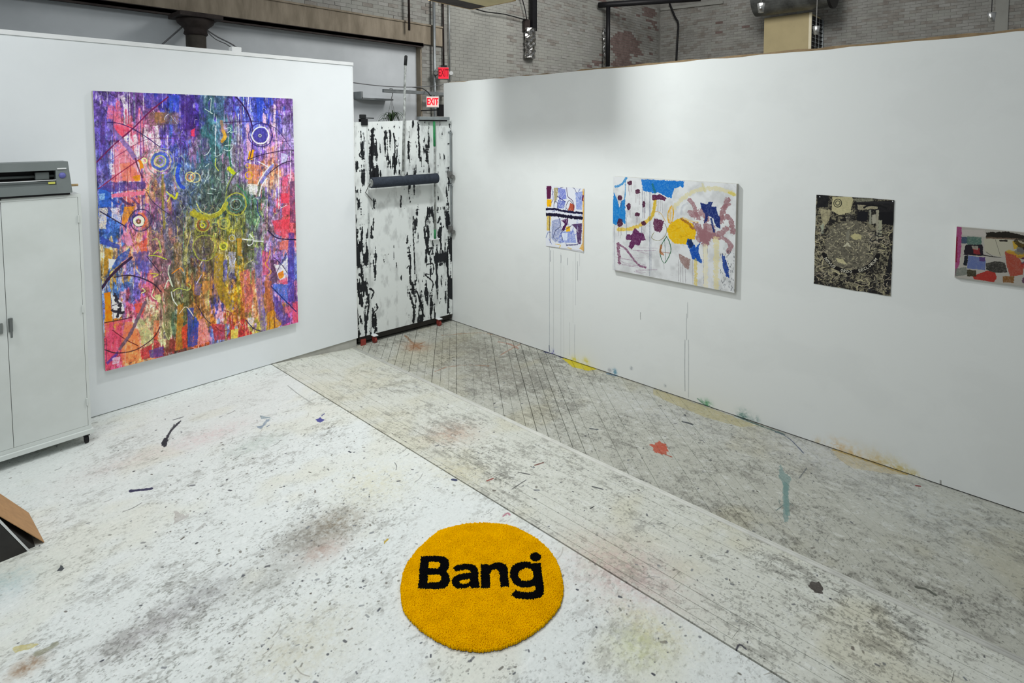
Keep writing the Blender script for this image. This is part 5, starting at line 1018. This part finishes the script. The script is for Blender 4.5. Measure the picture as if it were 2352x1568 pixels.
# t-bar tool with green ends
v = .045; (uc, zc) = upx(997, 276, v); (ud, zd) = upx(999, 548, v); ug, zg = upx(998, 336, v); ue, ze = upx(999, 527, v)
tb_ = thing('squeegee', 'upside-down squeegee with grey pole and green taped ends standing against the smeared panel', 'squeegee', PP(uc, 0, zd))
obj('pole', tubeb([PP(ug, v, zg), PP(ue, v, ze)], .012, 10), M_pole, tb_, smooth=True)
obj('green_sleeve', tubeb([PP(uc, v, zc-.015), PP(ug, v, zg)], .0155, 10), M_green, tb_, smooth=True)
obj('green_tip', tubeb([PP(ue, v, ze), PP(ud, v, zd)], .0145, 10), M_green, tb_, smooth=True)
ul, zl_ = upx(961, 275, v); ur, zr_ = upx(1030, 273, v)
obj('blade_bar', loc_box(ul, ur, v-.03, v+.03, PZ1-.03+.045, PZ1+.055, .004), M_galv, tb_)
obj('rubber_blade', loc_box(ul+.01, ur-.02, v-.006, v+.0, PZ1+.0, PZ1+.016), M_black, tb_)
# small ledge bracket holding the tip
obj('rest_peg', loc_box(ud-.06, ud+.07, 0.0, v+.01, zd-.012, zd-.001), M_white, tb_)
# bar clamps at the panel's right edge
for k, (ya_, yb_, ybody) in enumerate(((303, 420, 402), (423, 545, 528))):
    v = .03; (u_, zt_) = upx(1035, ya_, v); (_, zb2) = upx(1036, yb_, v); (_, zm) = upx(1036, ybody, v)
    u_ = min(u_, PLEN-.035)
    cp = thing('bar_clamp', ('upper', 'lower')[k]+' of two thin steel bar clamps gripping the right edge of the smeared panel', 'clamp', PP(u_, 0, zb2), 'bar clamps on the rolling panel')
    obj('bar', loc_box(u_-.006, u_+.006, v-.004, v+.004, zb2, zt_), M_galv, cp); obj('bar', loc_box(u_+.014, u_+.02, v-.004, v+.004, zb2+.05, zt_-.0), M_galv, cp)
    obj('fixed_jaw', loc_box(u_-.012, u_+.026, 0, v+.012, zt_-.012, zt_+.006, .002), M_galv, cp)
    bm = loc_box(u_-.03, u_+.02, 0, v+.02, zm-.03, zm+.05, .006); tube(bm, [PP(u_+.012, v+.02, zm-.02), PP(u_+.012, v+.05, zm-.02)], .024, 12); obj('sliding_jaw', bm, M_stick, cp)
# spring clamp on top of the panel at the left
q = upx(835, 273, 0.0); cp = thing('spring_clamp', 'small dark spring clamp on the top left corner of the smeared panel', 'clamp', PP(q[0], 0, PZ1))
obj('jaw', loc_box(q[0]-.035, q[0]+.045, .001, .02, PZ1-.055, PZ1+.02, .004), M_black, cp); obj('jaw', loc_box(q[0]-.035, q[0]+.045, -.055, -.038, PZ1-.055, PZ1+.02, .004), M_black, cp)
bm = loc_box(q[0]-.045, q[0]+.03, -.02, .012, PZ1+.02, PZ1+.07, .008); tube(bm, [PP(q[0]+.03, 0, PZ1+.03), PP(q[0]+.13, 0, PZ1+.028)], .006, 8); obj('grip', bm, M_grip, cp)

# ---- round tufted rug
tr = crop(880, 1170, 4.3565); RZ = .024
def rp_(pts): p = np.array(tr(pts)); P = hit(p[:, 0], p[:, 1], 2, RZ); return P[:, :2]
OUT = rp_([(1030, 116), (1150, 122), (1250, 135), (1330, 160), (1400, 195), (1530, 265), (1650, 370), (1720, 460), (1765, 560), (1790, 660), (1803, 750), (1800, 820), (1770, 935), (1700, 1035), (1600, 1135), (1480, 1225), (1330, 1305), (1170, 1362), (1000, 1388), (870, 1384), (700, 1355), (520, 1272), (380, 1182), (270, 1075), (205, 985), (180, 870), (175, 760), (195, 620), (250, 500), (350, 370), (450, 280), (560, 190), (700, 150), (850, 120)])
LET = {'B': ([(378, 460), (560, 453), (620, 465), (655, 500), (665, 545), (655, 590), (632, 608), (662, 650), (672, 700), (650, 750), (610, 778), (540, 788), (345, 782), (360, 700), (362, 605)], [[(460, 515), (545, 515), (570, 530), (572, 560), (550, 580), (452, 580)], [(450, 645), (550, 643), (582, 655), (578, 695), (555, 715), (445, 722)]]),
       'a': ([(698, 580), (740, 550), (800, 538), (880, 535), (930, 555), (950, 600), (955, 680), (965, 775), (885, 780), (868, 758), (820, 780), (740, 782), (695, 750), (683, 710), (700, 670), (760, 640), (850, 625), (880, 628), (868, 605), (830, 595), (780, 600), (735, 617)], [[(762, 708), (800, 692), (866, 685), (872, 705), (850, 725), (800, 737), (772, 727)]]),
       'n': ([(978, 538), (1050, 538), (1056, 556), (1110, 525), (1170, 520), (1225, 540), (1247, 580), (1252, 660), (1262, 762), (1175, 766), (1170, 680), (1158, 612), (1130, 594), (1085, 602), (1066, 640), (1070, 700), (1074, 777), (980, 777)], []),
       'g': ([(1483, 532), (1577, 525), (1590, 640), (1612, 780), (1606, 840), (1560, 880), (1480, 892), (1400, 888), (1340, 880), (1283, 850), (1322, 793), (1370, 810), (1440, 820), (1500, 815), (1526, 790), (1522, 753), (1450, 772), (1380, 768), (1310, 735), (1270, 670), (1268, 610), (1290, 560), (1340, 525), (1420, 510), (1475, 520)], [[(1350, 640), (1375, 600), (1430, 578), (1482, 590), (1506, 640), (1500, 690), (1450, 706), (1390, 702), (1360, 675)]]),
       'dot': ([(1525+58*math.cos(t*PI/7), 465+45*math.sin(t*PI/7)) for t in range(14)], [])}
def inside(poly, X, Y):
    r = np.zeros(X.shape, bool); n = len(poly)
    for i in range(n):
        a, b = poly[i], poly[(i+1) % n]
        c = (Y > min(a[1], b[1])) & (Y <= max(a[1], b[1]))
        if a[1] != b[1]: r ^= c & (X < (b[0]-a[0])*(Y-a[1])/(b[1]-a[1])+a[0])
    return r
ctr = OUT.mean(0)
rug = thing('round_rug', 'round yellow tufted rug lettered in black on the white floor', 'rug', (float(ctr[0]), float(ctr[1]), 0))
ins_ = ctr+(OUT-ctr)*.985
bm = bmesh.new(); prism(bm, [(x, y, .001) for x, y in ins_], (0, 0, .006)); obj('backing', bm, M_rugs, rug)
sp = .0052; gx, gy = np.meshgrid(np.arange(OUT[:, 0].min(), OUT[:, 0].max(), sp), np.arange(OUT[:, 1].min(), OUT[:, 1].max(), sp))
gx = gx.ravel()+rng.uniform(-.0018, .0018, gx.size); gy = gy.ravel()+rng.uniform(-.0018, .0018, gy.size)
ok = inside(OUT, gx, gy); gx, gy = gx[ok], gy[ok]; own = np.zeros(gx.size, int)
for k, (nm, (o_, hs)) in enumerate(LET.items()):
    m = inside(rp_(o_), gx, gy)
    for hh_ in hs: m &= ~inside(rp_(hh_), gx, gy)
    own[m] = k+1
edge_d = np.min([np.hypot(gx-x, gy-y) for x, y in np.vstack([OUT+(np.roll(OUT, -1, 0)-OUT)*t for t in (0, .25, .5, .75)])], 0)
def tufts(X, Y, E, name, m):
    """one squat rounded tuft per point: 5 corners round a raised tip, joined in one mesh"""
    n = len(X); r = rng.uniform(.0036, .0044, n); hgt = .0215+rng.uniform(-.0012, .0012, n)-.007*np.exp(-E/.012)
    hgt += .0012*np.sin(X*23)*np.cos(Y*19)
    k = 5; ph = rng.uniform(0, 2*PI, n); V = np.zeros((n, 2*k+1, 3), np.float32)
    for i in range(k):
        t = ph+2*PI*i/k
        V[:, i] = np.stack([X+r*np.cos(t), Y+r*np.sin(t), np.full(n, .005)], 1); V[:, k+i] = np.stack([X+r*.92*np.cos(t+.3), Y+r*.92*np.sin(t+.3), hgt-.002], 1)
    V[:, 2*k] = np.stack([X+rng.uniform(-.001, .001, n), Y+rng.uniform(-.001, .001, n), hgt+.0016], 1)
    F = []
    for i in range(k):
        j = (i+1) % k; F += [(i, j, k+j), (i, k+j, k+i), (k+i, k+j, 2*k)]
    F = (np.array(F)[None]+(np.arange(n)*(2*k+1))[:, None, None]).reshape(-1, 3)
    me = bpy.data.meshes.new(name); me.vertices.add(n*(2*k+1)); me.vertices.foreach_set('co', V.ravel()); me.loops.add(F.size); me.loops.foreach_set('vertex_index', F.ravel().astype(np.int32))
    me.polygons.add(len(F)); me.polygons.foreach_set('loop_start', np.arange(0, F.size, 3, dtype=np.int32)); me.update(calc_edges=True); me.materials.append(m)
    me.polygons.foreach_set('use_smooth', np.ones(len(F), bool))
    o = bpy.data.objects.new(name, me); C.objects.link(o); o.parent = rug; o.matrix_parent_inverse = rug.matrix_world.inverted(); o['kind'] = 'stuff'; return o
tufts(gx[own == 0], gy[own == 0], edge_d[own == 0], 'yellow_pile', M_rugy)
for k in range(5):
    o = tufts(gx[own == k+1], gy[own == k+1], edge_d[own == k+1], 'letter' if k < 4 else 'letter_dot', M_rugb); o['label'] = ('black capital B', 'black letter a', 'black letter n', 'black letter g', 'black dot above the g')[k]

# ---- hanging wooden box beam that shades the right partition
tl = thing('hanging_tray', 'pale wooden trough with dark underside hung from above, cut by the top edge', 'tray', (3.78, 4.07, 3.62))
hx0, hx1 = 3.02, 3.375; hy0, hy1 = 3.36, 3.66
zz = 3.622
SH = [(3.50, 4.345), (4.046, 4.37), (4.065, 3.79), (3.52, 3.77)]
c0 = [Vector((x, y, zz)) for x, y in SH]; k1, k2 = c0[1].lerp(c0[2], .36), c0[0].lerp(c0[3], .36)
bm = bmesh.new(); prism(bm, [c0[0], c0[1], k1, k2], (0, 0, .01)); obj('dark_underside', bm, M_steel, tl)
bm = bmesh.new(); prism(bm, [k2, k1, c0[2], c0[3]], (0, 0, .01)); obj('pale_underside', bm, M_traypale, tl)
for i in range(4):
    a, b = c0[i], c0[(i+1) % 4]; d = (b-a).normalized(); nn = Vector((d.y, -d.x, 0)); nn = nn if (a+nn-Vector((3.78, 4.07, zz))).length > (a-nn-Vector((3.78, 4.07, zz))).length else -nn
    bm = bmesh.new(); prism(bm, [a+nn*.001, b+nn*.001, b+nn*.02, a+nn*.02], (0, 0, .32)); obj('side_board', bm, M_wood, tl)
bm = bmesh.new(); tube(bm, [(3.78, 4.07, 3.63), (3.78, 4.07, 5.8)], .008, 6); obj('hanger_rod', bm, M_stick, tl)

# ---- column under the lintel
cxp = H(450, 80, 1, 8.62); col = thing('iron_column', 'dark round iron column with flared cap under the concrete beam', 'column', (cxp.x, 8.62, 0))
obj('shaft', lathe([(.125, 0), (.125, 3.62), (.125, 3.74)], 28, (cxp.x, 8.62, 0)), M_col, col, smooth=True)
obj('capital', lathe([(.13, 3.70), (.15, 3.72), (.135, 3.77), (.15, 3.80), (.22, 3.86), (.235, 3.90), (.22, 3.925)], 28, (cxp.x, 8.62, 0)), M_steel, col, smooth=True)
obj('cap_plate', boxb(cxp.x-.27, cxp.x+.27, 8.36, 8.84, 3.915, 3.975, .006), M_steel, col)
def cable(pts, r, label, m=M_black, depth=8.7, ax=1, cat='cable', group=None, name='cable'):
    P = [H(x, y, ax, depth) for x, y in pts]
    # smooth
    A = Art.curve(None, np.array(P)) if len(P) > 2 else np.array(P)
    o = obj(name, tubeb([Vector(p) for p in A], r, 6), m, None, smooth=True); return tag(o, label, cat, group)
M_cable = mat('grey_cable', '#6a6c6e', .6)
cable([(418, 62), (400, 78), (375, 100), (330, 140)], .012, 'grey cable dropping left from the iron column', M_cable)
cable([(471, 66), (500, 85), (535, 103), (560, 125), (590, 170)], .010, 'upper grey cable dropping right from the iron column', M_cable)
cable([(472, 68), (495, 90), (530, 108), (560, 150)], .007, 'lower grey cable dropping right from the iron column', M_cable, 8.62)
cable([(805, 189), (870, 197), (930, 200), (975, 199), (1010, 196), (1026, 190)], .008, 'thin cable sagging across the gap between the partitions', M_cable, 8.5)
# plastic block on the left partition
q = H(540, 111, 1, YL+.06); o = obj('plastic_block', boxb(q.x-.045, q.x+.045, YL+.02, YL+.1, HL, HL+.048, .004), M_white); tag(o, 'small white block sitting on top of the left partition', 'block')

# ---- conduits, rod and pipes on the back wall
def vpipe(name, px_, zt0, zb0, r, label, m, depth=8.84, group=None, n=10):
    P = H(px_, 150, 1, depth); o = obj(name, tubeb([(P.x, depth, zb0), (P.x, depth, zt0)], r, n), m, smooth=True); tag(o, label, 'pipe', group); return o
vpipe('conduit', 998, 5.6, ZL, .03, 'thick galvanised conduit running down the brick pier left of the exit sign', M_galv, 8.80)
vpipe('conduit', 1019, 5.6, 3.66, .018, 'dark conduit feeding the upper exit sign from above', M_steel, 8.86)
vpipe('conduit', 1033, 5.6, 3.2, .012, 'thin pale conduit just right of the upper exit sign', M_galv, 8.86)
vpipe('threaded_rod', 941, 5.6, 4.24, .022, 'rusty rod hanging down in front of the concrete beam', M_steel, 8.75)
# foil wrapped duct stubs
def foil(px0, px1, yt, yb, label, depth):
    a = H(px0, yb, 1, depth); b = H(px1, yt, 1, depth); r = (b.x-a.x)/2; cx_ = (a.x+b.x)/2; bm = bmesh.new(); n = 14; rows = 16; R = []
    for j in range(rows):
        z_ = a.z+(b.z-a.z)*j/(rows-1); k = [r*random.uniform(.7, 1.06) for _ in range(n)]
        R.append([bm.verts.new((cx_+k[i]*math.cos(2*PI*i/n), depth+k[i]*.6*math.sin(2*PI*i/n), z_+random.uniform(-.01, .01))) for i in range(n)])
    for A, B in zip(R, R[1:]):
        for i in range(n): bm.faces.new((A[i], A[(i+1) % n], B[(i+1) % n], B[i]))
    bm.faces.new(R[0][::-1]); bm.faces.new(R[-1]); t = thing('wrapped_pipe', label, 'pipe', (cx_, depth, a.z)); obj('foil', bm, M_foil, t); return t, cx_, b.z, r
t, cx_, zt_, r_ = foil(1206, 1229, 68, 132, 'foil wrapped pipe end below a black strut on the brick wall', 8.8)
obj('strut', boxb(cx_+.02, cx_+r_, 8.74, 8.82, zt_-.04, 5.7), M_black, t); obj('backing_strap', boxb(cx_-r_, cx_+.0, 8.8, 8.86, zt_-.06, 4.9), M_steel, t)
t, cx_, zt_, r_ = foil(1385, 1394, 65, 154, 'narrow foil strip beside the black elbow pipe', 8.8)
obj('strap', boxb(cx_-.03, cx_+.03, 8.80, 8.865, 4.0, 4.3), M_black, t)
cable([(1089, 19), (1115, 27), (1160, 33), (1208, 46)], .012, 'dark cable sagging along the brick wall to the black strut', M_black, 8.8)
cable([(1197, -10), (1205, 18), (1210, 45)], .012, 'short dark cable bending down beside the black strut', M_black, 8.8)
a = H(1397, 14, 1, 8.6); b = H(1394, 152, 1, 8.6); D1 = (a.z)
e1 = H(1383, 4, 2, a.z+.03); e2 = H(1610, -3, 2, a.z+.03)
eb = thing('black_pipe', 'black pipe with an elbow turning down beside the brick corner', 'pipe', (a.x, 8.6, a.z))
obj('vertical_run', tubeb([(a.x, 8.6, b.z), (a.x, 8.6, a.z+.06)], .055, 12), M_black, eb, smooth=True)
c_ = Vector((a.x, 8.6, a.z+.04)); d_ = (Vector((e2.x, e2.y, 0))-Vector((a.x, 8.6, 0))); d_.z = 0
obj('horizontal_run', tubeb([c_-d_.normalized()*.25, c_, c_+d_*1.0], .075, 12), M_black, eb, smooth=True)
cable([(1538, 8), (1550, 38), (1558, 55), (1556, 90), (1553, 150)], .028, 'black pipe kinked down the side brick wall near the corner', M_black, XB-.11, 0, 'pipe', None, 'bent_pipe')

# ---- exit signs
M_exr = mat('exit_red_face', '#e02030', .5, emit='#ff2038', estr=.75); M_exrd = mat('exit_letter_dark', '#8a1020', .5, emit='#b01020', estr=.2)
M_exw = mat('exit_white_face', '#f0dcd4', .5, emit='#ffb8b0', estr=.45); M_exl = mat('exit_red_letters', '#e01828', .5, emit='#ff1830', estr=.8)
M_lens = mat('lamp_lens', '#d8dcdc', .2, var=.05)
def sign(c, face_dir, w_, h_, label, mf, ml, arrow):
    t = thing('exit_sign', label, 'sign', c, 'exit signs by the gap')
    x = Vector((face_dir.y, -face_dir.x, 0)).normalized(); x = -x if x.x < 0 else x; n_ = face_dir.normalized()
    R = Matrix((( x.x, 0, n_.x), (x.y, 0, n_.y), (0, 1, 0)))
    M = Matrix.Translation(c) @ R.to_4x4()
    def b(x0, x1, y0, y1, z0, z1, bev=0):
        bm = boxb(x0, x1, y0, y1, z0, z1, bev); bmesh.ops.transform(bm, matrix=M, verts=bm.verts[:]); bmesh.ops.recalc_face_normals(bm, faces=bm.faces[:]); return bm
    obj('housing', b(-w_/2, w_/2, -h_/2, h_/2, -.06, 0, .006), M_white if arrow else M_stick, t); obj('face_panel', b(-w_/2+.012, w_/2-.012, -h_/2+.012, h_/2-.012, 0, .004), mf, t)
    text_part('lettering', 'EXIT', h_*.86, ml, t, c+n_*.006, R, .002, .006, w_/h_*.52)
    if arrow:
        bm = bmesh.new(); pts = [(w_*.39, .03), (w_*.455, 0), (w_*.39, -.03)]; a_ = [M @ Vector((p[0], p[1], .007)) for p in pts]; prism(bm, a_, n_*.002); obj('arrow', bm, ml, t)
    return t, M, b
nf = Vector((-.60, -.80, 0))
c1_ = H(1018.5, 168, 1, 8.62); t, M, b = sign(c1_, nf, .215, .235, 'upper exit sign with solid red face, on the wall by the conduits', M_exr, M_exrd, False)
for s in (-1, 1):
    bm = bmesh.new(); bmesh.ops.create_cone(bm, cap_ends=True, segments=16, radius1=.05, radius2=.035, depth=.06, matrix=M @ Matrix.Translation((s*.145, .0, -.02))); obj('lamp_head', bm, M_lens if s > 0 else M_stick, t)
obj('top_bracket', b(-.05, .07, .118, .15, -.05, -.01), M_black, t); obj('mounting_arm', b(-.02, .02, -.02, .02, -.26, -.06), M_black, t)
c2_ = H(993.5, 234, 1, 8.3); t, M, b = sign(c2_, nf, .225, .20, 'lower exit sign with white face and red letters above the smeared panel', M_exw, M_exl, True)
bm = bmesh.new(); top = M @ Vector((-.03, .1, -.03)); tube(bm, [top, top+Vector((.02, .1, .08)), top+Vector((.06, .3, .16)), top+Vector((.06, .62, .2))], .008, 6); obj('feed_cable', bm, M_black, t)
q = H(1014, 252, 1, 8.3); o = obj('emergency_light', boxb(q.x-.05, q.x+.06, 8.3, 8.38, q.z-.12, q.z+.10, .01), M_black); bm = bmesh.new(); tube(bm, [(q.x, 8.36, q.z), (q.x, 8.9, q.z)], .012, 8); obj('arm', bm, M_black, o); tag(o, 'small black box light beside the lower exit sign', 'lamp')

# ---- steel arm and bracket on the infill wall
a = H(880, 208, 1, 8.6); b = H(1020, 201, 1, 8.6); ar = thing('steel_arm', 'grey horizontal steel arm crossing the gap behind the roller pole', 'bracket', a)
obj('arm', boxb(a.x, b.x+.2, 8.57, 8.63, a.z-.03, a.z+.03, .004), M_galv, ar); obj('wall_stub', boxb(b.x+.14, b.x+.2, 8.63, 8.89, a.z-.03, a.z+.03), M_galv, ar)
a2 = H(830, 226, 1, 8.8); b2_ = H(902, 228, 1, 8.8); c2 = H(830, 210, 1, 8.8); sb = thing('wall_bracket', 'l shaped grey rail on the infilled wall left of the plant', 'bracket', a2)
obj('rail', boxb(a2.x, b2_.x, 8.78, 9.025, a2.z-.014, a2.z+.014), M_galv, sb); obj('upright', boxb(a2.x-.015, a2.x+.02, 8.78, 9.025, a2.z, c2.z), M_galv, sb)
# ---- hanging spider plant
pl = H(900, 275, 1, 8.2); px0 = Vector((pl.x*8.6/8.2, 8.6, 2.4+(pl.z-2.4)*8.6/8.2-.04)); plt = thing('hanging_plant', 'spider plant hanging from a hook behind the smeared panel', 'plant', px0)
obj('pot', lathe([(.07, -.16), (.10, 0), (.105, 0), (.10, .01)], 18, px0), M_pot, plt, smooth=True)
hk = Vector((px0.x, px0.y, a.z+.03))
bm = bmesh.new(); tube(bm, [hk+Vector((-.05, 0, -.06)), hk+Vector((-.03, 0, .012)), hk+Vector((.02, 0, .012)), hk+Vector((.03, 0, -.06)), hk+Vector((0, 0, -.16))], .007, 6)
for t_ in (0, 2.1, 4.2): tube(bm, [hk+Vector((0, 0, -.16)), px0+Vector((.1*math.cos(t_), .1*math.sin(t_), 0))], .003, 5)
obj('hanger', bm, M_cable, plt)
for i in range(34):
    t_ = random.uniform(0, 2*PI); L_ = random.uniform(.14, .36) if i > 8 else random.uniform(.08, .16); hgt = random.uniform(.08, .22); bm = bmesh.new(); prev = None
    for k in range(9):
        s_ = k/8; r = L_*s_*1.05; z_ = hgt*4*s_*(1-s_)*.9+ (.05*s_ if i < 9 else -.06*s_*s_); p = px0+Vector((r*math.cos(t_), r*math.sin(t_), z_)); wd = .011*(1-s_**2)+.0008; sd = Vector((-math.sin(t_), math.cos(t_), 0))*wd
        cur = (bm.verts.new(p-sd), bm.verts.new(p+Vector((0, 0, -.003))), bm.verts.new(p+sd))
        if prev: bm.faces.new((prev[0], prev[1], cur[1], cur[0])); bm.faces.new((prev[1], prev[2], cur[2], cur[1]))
        prev = cur
    obj('leaf', bm, M_leaf, plt)

# ---- air handler, duct and pendants over the right partition
xf = 15.0; ya = float(hit(1861, 60, 0, xf)[1]); yb = float(hit(1755, 60, 0, xf)[1]); zt_ = min(H(1755, 18, 0, xf).z, H(1830, 24, 0, 14.6).z-.01)
ah = thing('air_unit', 'tan sheet metal air unit with louvred side against the far brick wall', 'unit', (15.5, (ya+yb)/2, 2))
obj('casing', boxb(xf, xf+.9, ya+.03, yb, 2.2, zt_, .004), M_tanp, ah)
obj('lit_corner', boxb(xf-.01, xf+.03, ya-.03, ya+.03, 2.2, zt_, .003), M_litedge, ah)  # light catching the casing's corner, painted as a cream strip
obj('louvre_void', boxb(xf+.03, XB-.02, ya+.01, ya+.03, 2.2, zt_-.05), M_black, ah)
bm = bmesh.new(); box(bm, xf+.94, xf+.98, ya-.03, ya+.03, 2.2, zt_-.05); obj('grille_frame', bm, M_galv, ah)
zq = 3.9
while zq < zt_-.1:
    bm = bmesh.new(); prism(bm, [(xf+.03, ya-.02, zq), (xf+.94, ya-.02, zq), (xf+.94, ya+.015, zq+.03), (xf+.03, ya+.015, zq+.03)], (0, 0, .008)); obj('slat', bm, M_galv, ah); zq += .10
for k in (.33, .62): obj('grille_bar', boxb(xf+k, xf+k+.012, ya-.026, ya-.02, 3.8, zt_-.05), M_galv, ah)
M_duct = mat('dull_duct_metal', '#6e7170', .45, metal=.6, var=.2, scale=3)
dz = H(1830, 24, 0, 14.6).z; y2 = float(hit(1912, 10, 0, 14.6)[1]); y3 = float(hit(1745, 10, 0, 14.6)[1])
du = thing('round_duct', 'dull grey round duct above the tan air unit, cut by the top edge', 'duct', (14.7, (y2+y3)/2, dz+.4))
obj('shell', tubeb([(14.7, y2+.06, dz+.40), (14.7, y3+.12, dz+.40)], .4, 36), M_duct, du, smooth=False); obj('end_flange', tubeb([(14.7, y2, dz+.40), (14.7, y2+.06, dz+.40)], .44, 36), M_black, du)
for (x, y, d, lb) in ((1748, 20, 8.0, 'silver cup pendant lamp left of the tan air unit'), (1875, 71, 9.5, 'silver cup pendant lamp in front of the louvred side'), (2277, 41, 8.0, 'silver cup pendant lamp in front of the rendered strip at right')):
    D = _fw*F_PX+_rr*(x-CX)-_uu*(y-CY); P = Vector(CAM+D*(d/F_PX)); k = d/8.0*(.9 if x == 1875 else 1)
    t = thing('pendant_lamp', lb, 'lamp', P, 'silver cup pendants')
    obj('cup', lathe([(.036*k, -.055*k), (.052*k, .07*k), (.047*k, .07*k), (.034*k, -.05*k)], 24, P), mat('cup_metal', '#c8cac8', .28, metal=.9, var=.05), t, smooth=True)
    obj('cord', tubeb([P+Vector((0, 0, .0)), P+Vector((0, 0, 2.2))], .005, 6), M_black if x > 2000 else M_stick, t)
# ---- ceiling lamp over the work area (above the picture)
lf = thing('ceiling_lamp', 'square flat lamp hanging above the work floor', 'lamp', (LAMP[0], LAMP[1], LAMP[2]+.05))
obj('housing', boxb(LAMP[0]-.17, LAMP[0]+.17, LAMP[1]-.17, LAMP[1]+.17, LAMP[2]+.02, LAMP[2]+.06, .006), M_white, lf); obj('rod', tubeb([(LAMP[0], LAMP[1], LAMP[2]+.06), (LAMP[0], LAMP[1], 5.8)], .01, 6), M_black, lf)
